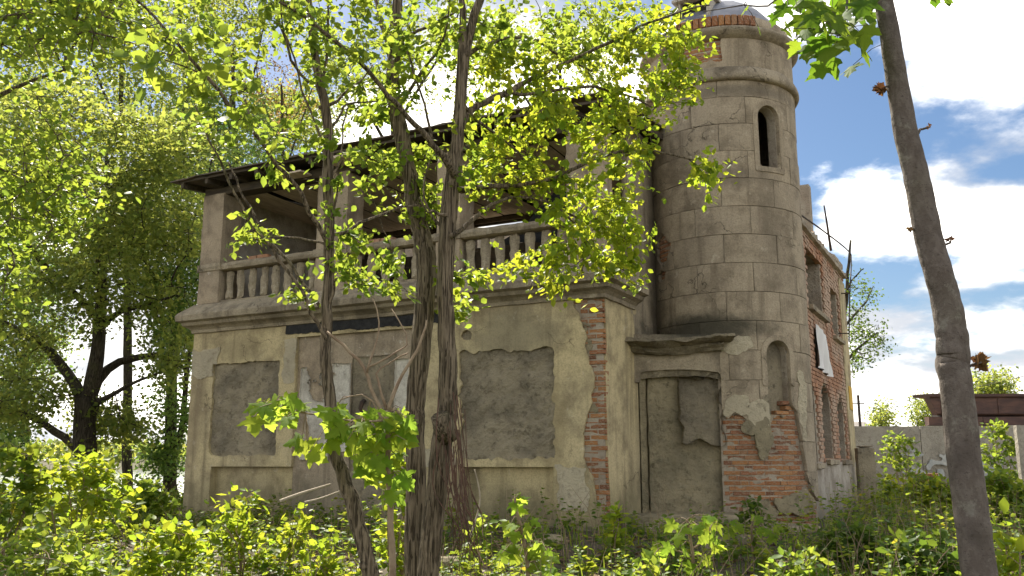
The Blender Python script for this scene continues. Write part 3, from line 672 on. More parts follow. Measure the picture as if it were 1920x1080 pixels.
# --- cornice along the front, returning at both ends
prof = [(-.02, 3.33), (.035, 3.345), (.045, 3.40), (.09, 3.44), (.16, 3.475), (.185, 3.53), (.255, 3.56), (.262, 3.66), (.235, 3.70), (.12, 3.80), (.02, 3.885), (-.06, 3.895)]
path = [(-8.2, 3.0, -1, 0)] + [(-8.2, y, -1, 0) for y in (2, 1, .3)] + [(-8.2, 0, -1, -1)] + [(x, 0, 0, -1) for x in np.linspace(-8.05, -.15, 90)] + [(0, 0, 1, -1)] + [(0, y, 1, 0) for y in np.linspace(.12, 1.3, 12)]
V = []; 
for i, (x, y, nx, ny) in enumerate(path):
    for k, (o_, z) in enumerate(prof):
        q = np.array([[x * 3.0, y * 3.0, z * 3 + 1]]); wv = 0.014 * fbm(q, 4, 4)[0] - 0.05 * max(0, fbm(q * 0.7 + 4, 9, 3)[0] - 0.32) * (1 if 4 < k < 10 else 0) * 4
        V.append((x + nx * (o_ + wv), y + ny * (o_ + wv), z + 0.010 * fbm(q + 3, 6, 3)[0]))
m = len(prof); F = [(i * m + k, i * m + k + 1, (i + 1) * m + k + 1, (i + 1) * m + k)[::-1] for i in range(len(path) - 1) for k in range(m - 1)]
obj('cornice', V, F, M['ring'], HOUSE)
# --- loggia: floor, piers, balustrade, beam, ceiling boards, back walls, roof
gbox('loggia_floor', (-8.1, -0.1, 0.05, 4.5, 3.70, 3.88), M['lime'], 0.6, 0.0)
def pier(x0, x1, y0, y1, z1, seed):
    p = gbox('pier', (x0, x1, y0, y1, 3.885, z1), M['pink'], 0.09, 0.012, seed)
    V, F = grid_box(x0 - .035, x1 + .035, y0 - .035, y1 + .035, 4.50, 4.66, 0.09, 0.014, seed + 3); obj('pier_cap', V, F, M['ring'], p)
    return p
pier(-8.2, -7.66, 0.0, 0.5, 6.02, 1); pier(-5.42, -4.74, 0.02, 0.5, 6.02, 2); pier(-2.92, -2.46, 0.02, 0.5, 6.02, 3); pier(-0.58, 0.0, 0.0, 0.5, 6.02, 4)
for (x0, x1) in ((-7.66, -5.42), (-4.74, -2.92), (-2.46, -0.58)):
    gbox('balustrade_base', (x0 - .01, x1 + .01, 0.04, 0.26, 3.885, 3.945), M['ring'], 0.1, 0.01, 7)
    gbox('balustrade_rail', (x0 - .01, x1 + .01, 0.0, 0.28, 4.505, 4.655), M['ring'], 0.07, 0.018, int(x0 * 10) + 90)
BAL = []
for k in range(5):
    V, F = grid_box(-.082, .082, -.05, .05, 0, .565, 0.05, 0.022, 30 + k, 9.0); V[:, 0] *= 1 + 0.10 * np.cos(V[:, 2] / .565 * math.pi * 2 + k)
    BAL.append(mesh('baluster', V, F, M['ring']))
for (x0, x1) in ((-7.66, -5.42), (-4.74, -2.92), (-2.46, -0.58)):
    n_ = int(round((x1 - x0) / 0.28))
    for q in range(n_):
        o = link('baluster', BAL[rng.randrange(5)], HOUSE, (x0 + (q + .5) * (x1 - x0) / n_, 0.15, 3.943)); o.rotation_euler = (rng.gauss(0, .01), rng.gauss(0, .018), math.pi * rng.randrange(2) + rng.gauss(0, .05))
for q in range(2):
    o = link('baluster', BAL[q], HOUSE, (-0.15, 0.68 + q * .28, 3.943)); o.rotation_euler = (0, 0, math.pi / 2)
gbox('balustrade_rail', (-0.28, 0.0, 0.5, 1.25, 4.505, 4.655), M['ring'], 0.07, 0.018, 55)
for (x0, x1) in ((-4.7, -3.6), (-7.2, -6.6)):                 # loose bricks left on the rail
    x = x0
    while x < x1:
        if rngb.random() > .2: 
            brick(front, (x, 0.14 + rngb.uniform(-.04, .04), 4.69), rngb.gauss(0, .06), (.235, .12, .066))
        x += .25
gbox('beam', (-8.22, 0.02, 0.03, 0.36, 5.98, 6.17), M['darkwood'], 0.25, 0.02, 2)
x = -8.05; k = 0
while x < -0.15:
    wd = 0.42 + 0.10 * rng.random(); wd = min(wd, -0.08 - x)
    V, F = grid_box(x, x + wd - 0.018, 0.3, 4.28, 6.10, 6.13, 0.35, 0.012, 60 + k); V[:, 2] += rng.gauss(0, .012) - 0.03 * rng.random() * np.sin(V[:, 1])
    obj('plank', V, F, M['wood'], HOUSE); x += wd; k += 1
def f_back(u, v):
    f = rect(u, v, -8.1, 0.0, 3.85, 6.12)
    for (a_, b_) in ((-6.9, -5.9), (-4.7, -3.5), (-2.5, -1.3)): f = np.minimum(f, -rect(u, v, a_, b_, 5.5, 6.04))  # high openings added so sun gets in and bounces onto the ceiling
    return f
V, F = masked_layer(lines(-8.1, 0, 0.15, (-6.9, -5.9, -4.7, -3.5, -2.5, -1.3)), lines(3.85, 6.12, .15, (5.5, 6.04)), f_back, lambda u, v, d: np.stack([u, 4.3 - d, v], 1), 0.2); obj('loggia_back_wall', V, F, M['dim_loggia'], HOUSE)
V, F = masked_layer(lines(0.5, 4.4, 0.1), lines(3.88, 6.12, .1), lambda u, v: np.minimum(1, 0.25 + n2(u, v, 2.0, 7) + .4), lambda u, v, d: np.stack([-8.0 + d, u, v], 1), 0.05); obj('loggia_side_wall', V, F, M['white'], HOUSE)
for q in ((-8.19, -8.03, 0.5, 4.36, 3.88, 6.12), (-0.16, -0.03, 1.3, 4.36, 3.88, 6.4)): MB().box(*q).obj('loggia_end_masonry', M['mortar'], HOUSE)
b = MB(); b.box(-8.1, 1.5, 9.5, 9.8, 3.6, 7.5); b.obj('rear_sky_blocker', M['mortar'], HOUSE)  # added to keep bright sky out of the loggia openings
b = MB(); b.box(-8.13, -7.85, 4.46, 9.48, 3.72, 6.9); b.obj('side_sky_blocker', M['mortar'], HOUSE)  # added to stop white sky showing sideways through the back openings
b = MB(); b.box(-8.15, .1, 4.37, 4.43, 6.0, 6.85); b.obj('slit_blocker', M['darkwood'], HOUSE)  # added board closing bright slits between ceiling planks and roof
# torn black sheet hanging in the loggia
V = [];
for i in range(10):
    for j in range(6):
        s, t = i / 9, j / 5; V.append((-2.15 + 1.75 * s, 0.62 + 0.5 * t + .05 * math.sin(9 * s), 4.45 + t * (0.25 + 0.75 * math.sin(min(1, s * 1.5) * 1.57)) + 0.05 * math.sin(7 * s + 3 * t)))
obj('fallen_roofing', V, [(i * 6 + j, i * 6 + j + 1, i * 6 + j + 7, i * 6 + j + 6) for i in range(9) for j in range(5)], M['tar'], HOUSE)
for k, (x0, x1, dz, tl) in enumerate(((-8.66, -5.1, 0.0, 0.0), (-5.16, -2.3, 0.055, -.01), (-2.35, 0.34, 0.02, .012))):
    V, F = grid_box(x0, x1, -0.44, 4.5, 0, 0.045, 0.22, 0.012, 40 + k)
    V[:, 2] += 6.255 + dz + (V[:, 1] + .4) * 0.11 + tl * (V[:, 0] - x0) + 0.035 * n2(V[:, 0], V[:, 1], 0.8, 44, 3) - 0.03 * (np.abs(V[:, 0] + 8.66) < .5)
    obj('roof_sheet', V, F, M['roof'], HOUSE)
RF = None
x = -8.45
while x < 0.3:
    V, F = grid_box(x, x + .09, -.36, 4.42, 0, .12, .4, .008, int(x * 9)); V[:, 2] += 6.10 + (V[:, 1] + .4) * .11 + .03 * n2(V[:, 0], V[:, 1], .8, 44, 3); obj('rafter', V, F, M['darkwood'], HOUSE); x += .62
V, F = grid_box(-8.5, .28, -.37, -.335, 6.20, 6.265, .25, .012, 77); V[:, 2] += .025 * n2(V[:, 0], V[:, 1], 1.2, 46, 3); obj('fascia_board', V, F, M['darkwood'], HOUSE)
gbox('soffit_board', (-5.0, -4.25, -.40, 0.02, 6.10, 6.16), M['wood'], .2, .01, 4)
gbox('soffit_board', (-6.3, -5.55, -.30, .02, 6.02, 6.07), M['wood'], .2, .01, 5)

BFACES = [tuple(p.vertices) for p in BR[0].polygons]
# --- brick side wall beyond the tower
WX = 2.0
wins = [(5.45, 7.15, 3.93, 5.08, 0), (8.35, 9.25, 3.72, 4.75, 0), (5.80, 7.12, 2.74, 3.52, 0), (4.85, 5.50, 0.98, 2.10, 1), (6.28, 7.28, 1.05, 2.0, 1), (8.28, 9.10, 1.06, 2.02, 1)]
def f_win(u, v):
    f = u * 0 + 9.0
    for (a_, b_, c_, d_, ar) in wins:
        f = np.minimum(f, -(arch(u, v, (a_ + b_) / 2, (b_ - a_) / 2, c_, d_) if ar else rect(u, v, a_, b_, c_, d_)))
    return f
wpos = lambda u, v, d: np.stack([WX + d, u, v], 1)
ys = lines(3.5, 10.5, 0.08, [w_[0] for w_ in wins] + [w_[1] for w_ in wins]); zs = lines(-.4, 5.42, 0.08, [w_[2] for w_ in wins] + [w_[3] for w_ in wins])
V, F = masked_layer(ys, zs, f_win, lambda u, v, d: wpos(u, v, d - .03), 0.4, lambda u, v: .01 * n2(u, v, 5, 3)); gable = obj('brick_side_wall', V, F, M['mortar'], HOUSE)
def brickface_mat():
    n = NT('side_wall_brick'); r = n.attr(); v = n.coord(rnd=False)
    c = n.mix(r, (0.43, 0.225, 0.125), (0.30, 0.16, 0.095)); c = n.mix(n.ramp(n.noise(v, 1.1, 6), .40, .62, 0, .75), c, (0.46, 0.36, 0.27))
    c = n.mix(n.ramp(n.noise(v, 14, 5), .45, .7, 0, .5), c, (.15, .08, .06)); n.pbr(c, .93, n.bump(n.noise(v, 40, 5), .5, .01)); return n.m
M['brickface'] = brickface_mat(); M['pale_base'] = plaster_mat('dirty_limewash', (0.52, 0.47, 0.40), (0.42, 0.37, 0.31), (0.2, 0.16, 0.12), (.62, .58, .52), damp=(-.8, .3, (.2, .18, .13)), seed=15)
b = MB(); rn = []; z = 0.0; c = 0
while z < 5.36:
    y = 3.7 + (0.125 if c % 2 else 0)
    while y < 10.4:
        L_ = .235
        if float(f_win(np.array([y + .02]), np.array([z + .035]))[0]) > 0 and float(f_win(np.array([y + L_ - .02]), np.array([z + .035]))[0]) > 0:
            p = rngb.uniform(-.006, .010); b.box(WX - .1, WX + p, y, y + L_, z, z + .064, .004, rngb); rn += [rngb.random()] * 8
        y += .25
    z += .0765; c += 1
bf = b.obj('brick_facing', M['brickface'], HOUSE); bf['kind'] = 'stuff'
a_ = bf.data.attributes.new('rnd', 'FLOAT', 'POINT'); a_.data.foreach_set('value', np.array(rn, np.float32))
def f_lime(u, v): return np.minimum(f_win(u, v), 1.0 - v + .12 * n2(u, v, 3, 5))
V, F = masked_layer(lines(3.6, 10.5, .08), lines(-.3, 1.15, .06), f_lime, lambda u, v, d: wpos(u, v, d + .022), .05, lambda u, v: .02 * n2(u, v, 4, 4)); obj('limewashed_base', V, F, M['pale_base'], HOUSE)
V, F = masked_layer(lines(9.3, 10.52, .06), lines(-.3, 5.2, .08), lambda u, v: u - 9.62 - .12 * n2(v, u * .3, 2.2, 6), lambda u, v, d: wpos(u, v, d + .02), .05, lambda u, v: .008 * n2(u, v, 5, 8)); obj('corner_render', V, F, M['plaster'], HOUSE)
n_ = NT('yellow_patch'); n_.pbr((0.62, 0.38, 0.05), .8); M['yellow'] = n_.m
V, F = masked_layer(lines(9.9, 10.45, .05), lines(2.15, 2.75, .05), lambda u, v: rect(u, v, 9.92, 10.42, 2.18, 2.72) + .03 * n2(u, v, 6, 9), lambda u, v, d: wpos(u, v, d + .036), .012); obj('yellow_plate', V, F, M['yellow'], HOUSE)
for (y0, y1, z) in ((5.3, 7.35, 3.80), (8.2, 9.4, 3.58), (6.15, 7.4, .93), (8.15, 9.25, .93), (4.7, 5.6, .86)):
    gbox('window_sill', (WX - .2, WX + .11, y0, y1, z, z + .12), M['ring'], .12, .02, int(y0 * 7))
gbox('side_cornice', (WX - .25, WX + .12, 3.6, 10.55, 5.30, 5.47), M['mortar'], .15, .04, 17)
z = 5.49
for q in range(14):
    y = 4.4 + q * .42 + rngb.uniform(-.1, .1); pass
    brick(gable, (WX - .1, y, 5.50 + .0), rngb.uniform(0, 3.1), (.24, .12, .07 * rngb.choice((1, 1, 2.2))))
gbox('broken_parapet', (WX - .3, WX + .03, 9.3, 10.5, 5.46, 5.74), M['mortar'], .1, .05, 18)
def sidept(px, py, x):
    r = Rv * (px - 960) / FPX + Uv * (540 - py) / FPX + Fv; o = np.array([0, 0, EYE]); P = C0 + EX * x
    q = o + r * (((P - o) @ EX) / (r @ EX)) - C0; return (q @ EX, q @ EY, q[2])
pp = [sidept(*q) for q in ((1500, 402, 2.2), (1545, 434, 2.2), (1590, 470, 2.2), (1596, 490, 2.2), (1593, 560, 2.2), (1592, 640, 2.2))]
V, F = tube(catmull(pp, 24), np.full(24, .016), 6); pipe = obj('cable_conduit', V, F, M['iron'], HOUSE)
pp = [sidept(*q) for q in ((1558, 470, 2.05), (1550, 415, 2.05), (1545, 385, 2.05))]; V, F = tube(pp, [.03, .022, .015], 6); obj('iron_rod', V, F, M['iron'], HOUSE)
for py in (550, 625):
    a_ = sidept(1593, py, 2.2); V, F = tube([(1.95, a_[1] - .1, a_[2]), (a_[0], a_[1], a_[2])], [.014, .014], 6); obj('conduit_bracket', V, F, M['iron'], HOUSE)

print('BRICKS', nbrick, len(OVER))
if OVER:
    b = MB()
    for V in OVER: b.add(V, BFACES)
    o = b.obj('loose_bricks', M['brickface'], HOUSE); o['kind'] = 'stuff'
    a_ = o.data.attributes.new('rnd', 'FLOAT', 'POINT'); a_.data.foreach_set('value', np.repeat(np.random.default_rng(1).uniform(0, 1, len(OVER)), len(OVER[0])).astype(np.float32))
# white cloth hung in the side wall opening
n_ = NT('white_cloth'); n_.pbr(n_.mix(n_.noise(n_.coord(), 4), (.78, .77, .75), (.62, .61, .6)), .85); M['cloth'] = n_.m
V = []; 
for i in range(17):
    for j in range(13):
        s, t = i / 16, j / 12; y = 5.75 + 1.4 * s; z = 3.58 - .08 * s - t * (.80 + .02 * s)
        V.append((2.05 + .035 * math.sin(s * 17 + t * 3) * (.3 + t) + .02 * math.sin(5 * s - 4 * t), y + .06 * t * math.sin(3 * s), z))
cl = obj('cloth', V, [(i * 13 + j, (i + 1) * 13 + j, (i + 1) * 13 + j + 1, i * 13 + j + 1) for i in range(16) for j in range(12)], M['cloth'], None, True)
cl.location = tuple(C0); cl.rotation_euler = (0, 0, -HA)
tag(cl, 'creased white cloth covering an opening in the brick side wall', 'cloth')

# ================================================================== GROUND, WATER, FAR SHORE
def sstep(a, b, x):
    t = np.clip((x - a) / (b - a), 0, 1); return t * t * (3 - 2 * t)
def ground(x, y):
    x = np.asarray(x, float); y = np.asarray(y, float)
    z = 0.65 * sstep(1.0, 11.5, y) - 0.0 * x
    q = np.stack([x, y, 0 * x], -1)
    near = 1 - sstep(60, 120, np.hypot(x, y))
    z = z + near * (0.10 * fbm(q * 0.35, 3, 3) + 0.035 * fbm(q * 1.6, 9, 3))
    drop = sstep(27, 40, y) * sstep(4, -3, x)
    far = sstep(430, 470, y + 0.15 * x)
    return z - 3.2 * drop + far * drop * (5.5 + 3.0 * fbm(q * 0.01, 5, 3))
gx = np.concatenate([-np.geomspace(1800, 22, 26), np.linspace(-20, 24, 100), np.geomspace(26, 1800, 26)])
gy = np.concatenate([[-300, -100, -30, -12], np.linspace(-6, 46, 120), np.geomspace(48, 2400, 46)])
GX, GY = np.meshgrid(gx, gy, indexing='ij'); GZ = ground(GX, GY); nx, ny = GX.shape
I = (np.arange(nx - 1)[:, None] * ny + np.arange(ny - 1)[None]).ravel()
n = NT('leaf_litter_soil'); v = n.coord(rnd=False)
c = n.mix(n.ramp(n.noise(v, 0.9, 6), .4, .62), (0.075, 0.058, 0.038), (0.055, 0.062, 0.024)); c = n.mix(n.ramp(n.noise(v, 9, 8, .7), .48, .66, 0, .7), c, (0.14, 0.115, 0.08))
n.pbr(c, .95, n.bump(n.noise(v, 14, 8, .7), .9, .05)); M['soil'] = n.m
g = link('ground', fast_mesh('ground', np.stack([GX, GY, GZ], -1).reshape(-1, 3), np.stack([I, I + ny, I + ny + 1, I + 1], 1), M['soil'], smooth=True)); tag(g, 'uneven dark soil and grass around the ruin', None, None, 'structure')
n = NT('lake_water'); v = n.coord((1, .35, 1), rnd=False); p_ = n.pbr((0.10, 0.13, 0.15), 0.12, n.bump(n.noise(v, 3.0, 4), .25, .05), spec=.5); M['water'] = n.m
wt = obj('water', [(-900, 30, -1.3), (40, 30, -1.3), (40, 560, -1.3), (-900, 560, -1.3)], [(0, 1, 2, 3)], M['water']); tag(wt, 'pale lake water seen between the trees', None, None, 'structure')

# ================================================================== PLANTS: tools
LN = np.array([(0, 0, 0), (0, .5, -.07), (0, 1, -.02), (-.26, .24, .03), (-.33, .58, .05), (.26, .24, .03), (.33, .58, .05)])
LF = np.array([(0, 1, 3), (3, 1, 4), (4, 1, 2), (0, 5, 1), (5, 6, 1), (6, 2, 1)])
SN = np.array([(0, 0, 0), (-.36, .46, .07), (.36, .46, .07), (0, 1, 0)]); SF = np.array([(0, 3, 1), (0, 2, 3)])
def unit(a): return a / (np.linalg.norm(a, axis=-1, keepdims=True) + 1e-9)
def put_leaves(P, D, Nn, size, near=True):
    """P base points, D leaf directions, Nn leaf normals (all (n,3)), size (n,)"""
    D = unit(D); Z = unit(Nn - D * (Nn * D).sum(1, keepdims=True)); X = np.cross(D, Z)
    T, Fc = (LN, LF) if near else (SN, SF)
    V = P[:, None] + size[:, None, None] * (T[None, :, 0:1] * X[:, None] + T[None, :, 1:2] * D[:, None] + T[None, :, 2:3] * Z[:, None])
    k = len(T); F = Fc[None] + (np.arange(len(P)) * k)[:, None, None]
    return V.reshape(-1, 3), F.reshape(-1, 3)
def spray(Tp, Dp, K, length, size, rng, flat=0.6, droop=0.3, near=True, clump=None):
    """K leaves along a twig ending at each tip; one hue per spray plus leaf scatter"""
    n = len(Tp); s = rng.uniform(-1.0, 0.08, (n, K)); s[:, 0] = 0.02
    side = np.where(np.arange(K) % 2, 1, -1)[None, :] * np.ones((n, 1))
    D = unit(Dp); up = np.array([0, 0, 1.0]); S = unit(np.cross(D, up) + 0.25 * rng.normal(size=(n, 3)))
    P = Tp[:, None] + D[:, None] * (s * length)[..., None] + rng.normal(size=(n, K, 3)) * (length * 0.06)
    if clump: P = P + rng.normal(size=(n, K, 3)) * clump
    ld = D[:, None] * rng.uniform(.2, .9, (n, K, 1)) + S[:, None] * (side * rng.uniform(.35, 1.0, (n, K)))[..., None] + rng.normal(size=(n, K, 3)) * .35
    ld[..., 2] -= droop
    nn = up + rng.normal(size=(n, K, 3)) * flat
    sz = size * rng.uniform(.45, 1.3, (n, K))
    rnd = np.clip(rng.uniform(0, 1, (n, 1)) * .55 + rng.uniform(0, .45, (n, K)), 0, 1)
    V, F = put_leaves(P.reshape(-1, 3), ld.reshape(-1, 3), nn.reshape(-1, 3), sz.ravel(), near)
    return V, F, np.repeat(rnd.ravel(), 7 if near else 4)
class Tree:
    def __init__(s, name, label, cat, base, bark, leaf, seed, group=None):
        s.root = empty(name, tuple(base), 0, label, cat, group); s.o = np.array(base, float); s.bark = bark; s.leaf = leaf
        s.rng = np.random.default_rng(seed); s.P = []; s.par = []; s.cost = []; s.fixed = []; s.seed = seed
    def limb(s, pts, wid, name='branch', sides=9, fn=None, res=0.12, rough=None, nodes=True):
        """pts (n,3) world, wid radii"""
        pts = np.asarray(pts, float); L_ = np.linalg.norm(np.diff(pts, axis=0), axis=1).sum(); m = max(6, int(L_ / res))
        P = catmull(pts, m); t = np.linspace(0, len(pts) - 1, m); r = np.interp(t, np.arange(len(pts)), wid)
        if rough: P = P + rough * np.stack([fbm(np.stack([t * 2.1 + k * 9, t * 0 + s.seed, t * 0], -1), k, 3) for k in range(3)], 1)
        V, F = tube(P - s.o, r, sides, fn); obj(name, V, F, s.bark, s.root, True)
        if nodes:
            for p in P[::2]: s.P.append(p); s.par.append(-1); s.cost.append(0.0)
        return P
    def grow(s, targets, step=0.2, r_tip=0.0022, wob=0.12, bal=0.25, name='twigs', r_pow=0.42, up=0.0, sides=4, dist_pen=1.0):
        T = np.asarray(targets, float); n0 = len(s.P)
        cap = n0 + len(T) * 60; P = np.zeros((cap, 3)); P[:n0] = np.array(s.P); cost = np.zeros(cap); cost[:n0] = s.cost; par = np.full(cap, -1); n = n0
        d0 = np.array([np.min(((P[:n0] - t) ** 2).sum(1)) for t in T]); tips = []; dirs = []
        for ti in np.argsort(d0):
            t = T[ti]; d = np.sqrt(((P[:n] - t) ** 2).sum(1)); c = d + bal * cost[:n]; k = int(np.argmin(c)); L_ = d[k]
            m = max(1, min(40, int(math.ceil(L_ / step)))); a = P[k].copy(); q = k
            bend = s.rng.normal(size=3) * L_ * wob; bend[2] += up * L_
            for i in range(1, m + 1):
                f = i / m; p = a + (t - a) * f + bend * math.sin(f * math.pi) + (s.rng.normal(size=3) * step * 0.10 if i < m else 0)
                if n >= cap: break
                P[n] = p; par[n] = q; cost[n] = cost[k] + L_ * f; q = n; n += 1
            tips.append(t); dirs.append(P[q] - P[par[q]] if par[q] >= 0 else t - a)
        cnt = np.zeros(n)
        for i in range(n - 1, n0 - 1, -1):
            cnt[i] = max(cnt[i], 1) if cnt[i] == 0 else cnt[i]
            if par[i] >= n0: cnt[par[i]] += cnt[i] * 0.999 if cnt[par[i]] else cnt[i]
        r = r_tip * np.maximum(cnt, 1) ** r_pow
        idx = np.arange(n0, n); rp = np.where(par[idx] >= n0, np.maximum(r[par[idx]], r[idx]), r[idx] * 1.15); rp = np.minimum(rp, r[idx] * 1.6)
        V, F = frusta(P[par[idx]] - s.o, P[idx] - s.o, rp, r[idx], sides)
        o = link(name, fast_mesh(name, V, F, s.bark, smooth=True), s.root); o['kind'] = 'stuff'
        s.P = list(P[:n]); s.par = list(par[:n]); s.cost = list(cost[:n])
        return np.array(tips), np.array(dirs)
    def crown(s, VFR, mat=None, name='crown'):
        Vs, Fs, Rs = [], [], []; o = 0
        for V, F, r in VFR: Vs.append(V - s.o); Fs.append(F + o); Rs.append(r); o += len(V)
        ob = link(name, fast_mesh(name, np.concatenate(Vs), np.concatenate(Fs), mat or s.leaf, np.concatenate(Rs)), s.root); ob['kind'] = 'stuff'; return ob
def blob(rng, n, px, py, rx, ry, Y, dY, edge=0.0):
    a = rng.uniform(0, 2 * math.pi, n); r = np.sqrt(rng.uniform(edge, 1, n)); y = Y + dY * rng.uniform(-1, 1, n)
    return np.array([at(px + rx * r[i] * math.cos(a[i]), py + ry * r[i] * math.sin(a[i]), y[i]) for i in range(n)]) if n else np.zeros((0, 3))
def wpx(width, Y): return width / 2 / FPX * Y * 1.0
def poly(pts, Y, dY=0.0):
    """picture measures (x, y, width) of a limb at its distance -> points and radii"""
    n = len(pts); Ys = [Y + dY * i / max(1, n - 1) for i in range(n)]
    return np.array([at(p[0], p[1], Ys[i]) for i, p in enumerate(pts)]), [wpx(p[2], Ys[i]) for i, p in enumerate(pts)]
def to_ground(P, r, flare=1.5, lean=(0, 0)):
    """carry a limb list down to the ground from its first point"""
    p = P[0]; gz = float(ground(p[0], p[1])); q = np.array([p[0] + lean[0], p[1] + lean[1], gz - 0.12]); 
    return np.vstack([[q], P]), [r[0] * flare] + list(r)

M['bark'] = bark_mat('furrowed_bark', (0.125, 0.098, 0.066), (0.25, 0.20, 0.14), (0.18, 0.14, 0.095), bumps=1.0)
M['bark_far'] = bark_mat('dark_bark', (0.040, 0.033, 0.024), (0.10, 0.083, 0.06), (0.06, 0.05, 0.035))
M['bark_grey'] = bark_mat('smooth_grey_bark', (0.12, 0.10, 0.085), (0.155, 0.132, 0.114), (0.09, 0.076, 0.066), stretch=(26, 26, 14), bumps=0.8, moss=.12, crack=False)
M['twig_dry'] = simple('dry_stem', (0.30, 0.23, 0.15), (0.20, 0.14, 0.09), 8)
M['leaf'] = leaf_mat('young_leaf', (0.085, 0.16, 0.016), (0.14, 0.19, 0.018), (0.30, 0.46, 0.03), (0.60, 0.58, 0.045), 0.56)
M['leaf_mid'] = leaf_mat('fresh_green_leaf', (0.06, 0.13, 0.018), (0.11, 0.17, 0.02), (0.26, 0.39, 0.045), (0.46, 0.50, 0.055), 0.53)
M['leaf_far'] = leaf_mat('tree_leaf', (0.06, 0.11, 0.025), (0.115, 0.16, 0.035), (0.26, 0.36, 0.065), (0.50, 0.49, 0.085), 0.55)
M['leaf_dark'] = leaf_mat('dark_green_leaf', (0.035, 0.075, 0.014), (0.06, 0.10, 0.018), (0.12, 0.22, 0.025), (0.22, 0.28, 0.03), 0.45)  # darker olive-green leaf tone
M['leaf_far2'] = leaf_mat('deep_green_tree_leaf', (0.045, 0.10, 0.025), (0.085, 0.14, 0.03), (0.17, 0.32, 0.06), (0.36, 0.45, 0.08), 0.53)
M['leaf_mid2'] = leaf_mat('overhanging_leaf', (0.05, 0.105, 0.018), (0.095, 0.15, 0.022), (0.20, 0.37, 0.03), (0.46, 0.54, 0.045), 0.54)
M['leaf_red'] = leaf_mat('russet_leaf', (0.20, 0.10, 0.05), (0.24, 0.14, 0.05), (0.42, 0.22, 0.09), (0.45, 0.33, 0.08), 0.5)
M['herb'] = leaf_mat('herb_leaf', (0.035, 0.085, 0.012), (0.085, 0.15, 0.02), (0.22, 0.36, 0.035), (0.46, 0.46, 0.04), 0.48, dry=((.20, .17, .03), (.55, .42, .04)))
M['maple'] = single_leaf_mat('maple_leaf', (0.045, 0.105, 0.014), (0.085, 0.15, 0.018), (0.17, 0.33, 0.02), (0.34, 0.44, 0.03))
M['maple_soft'] = single_leaf_mat('soft_maple_leaf', (0.10, 0.19, 0.025), (0.16, 0.24, 0.03), (0.40, 0.60, 0.06), (0.60, 0.66, 0.07), .6)
M['bud'] = single_leaf_mat('young_bronze_leaf', (0.11, 0.05, 0.025), (0.13, 0.08, 0.03), (0.17, 0.07, 0.035), (0.22, 0.13, 0.04), .35)

# ================================================================== TREES BEHIND AND BESIDE THE HOUSE
def furrow(amp, k=9, f=2.5, seed=0):
    def fn(a, s_, r):
        q = np.stack([np.cos(a) * k / 3, np.sin(a) * k / 3, s_ * f * .35], -1); q2 = np.stack([np.cos(a) * k * 1.7, np.sin(a) * k * 1.7, s_ * f * 1.6], -1)
        return r * amp * (0.8 * fbm(q, seed, 3) - 1.1 * np.abs(vn(q2, seed + 5)))
    return fn
def bg_tree(name, label, Y, trunk, limbs, blobs, K, size, leaf, seed, gap=0.0, clump=0.16, length=.5, bark=None, group=None, dlim=0.4, flat=.8, near=False, mult=2.0):
    P, r = poly(trunk, Y); P, r = to_ground(P, r); base = P[0].copy(); base[2] += .12
    t = Tree(name, label, 'tree', base, bark or M['bark_far'], leaf, seed, group)
    t.limb(P, r, 'trunk', 14, furrow(.14, seed=seed), .25, .04)
    for i, l in enumerate(limbs):
        P, r = poly(l, Y, dlim * (1 if i % 2 else -1) * (1 + .5 * (i % 3))); t.limb(P, r, 'branch', 8, furrow(.1, seed=seed + i), .3, .07)
    T = np.concatenate([blob(t.rng, int(n_ * mult), *bb) for n_, *bb in blobs]); 
    if gap > -1: T = T[fbm(T * 0.5, seed, 3) > gap]
    tips, dirs = t.grow(T, .55, .006, .10, .3, r_pow=.4)
    VFR = [spray(tips, dirs, K, length, size, t.rng, flat, .3, near, clump)]
    t.crown(VFR); return t
bg_tree('broad_tree', 'spreading dark-trunked tree forking low beside the lake left of the house', 21,
        [(166, 950, 46), (160, 880, 40), (158, 800, 40), (163, 745, 44)],
        [[(165, 760, 32), (182, 660, 27), (188, 570, 22), (186, 450, 14), (200, 330, 8), (215, 210, 4)], [(160, 780, 26), (138, 715, 22), (98, 665, 18), (50, 625, 13), (0, 600, 9), (-70, 560, 6)],
         [(186, 605, 15), (125, 535, 13), (60, 470, 10), (15, 420, 8), (-30, 340, 4)], [(172, 745, 22), (196, 695, 17), (240, 672, 14), (300, 670, 11), (352, 690, 7)],
         [(190, 620, 13), (220, 585, 11), (265, 573, 8), (320, 560, 4)], [(150, 850, 18), (95, 802, 15), (45, 775, 12), (-10, 775, 9), (-80, 740, 6)], [(172, 770, 12), (215, 735, 9), (262, 712, 6), (300, 700, 4)],
         [(186, 500, 12), (240, 420, 9), (280, 330, 6), (300, 240, 3)]],
        [(130, 30, 560, 170, 110, 21, 3), (130, 250, 480, 130, 110, 21, 3.2), (260, 120, 300, 200, 150, 21, 3.4), (150, 300, 330, 120, 120, 21, 3), (50, 320, 600, 55, 110, 21.5, 2), (40, 30, 740, 90, 50, 21, 2), (26, 215, 790, 60, 40, 22, 1.5)],
        40, .118, M['leaf_far'], 3, -.07, .20, .45, dlim=.9, mult=2.7)
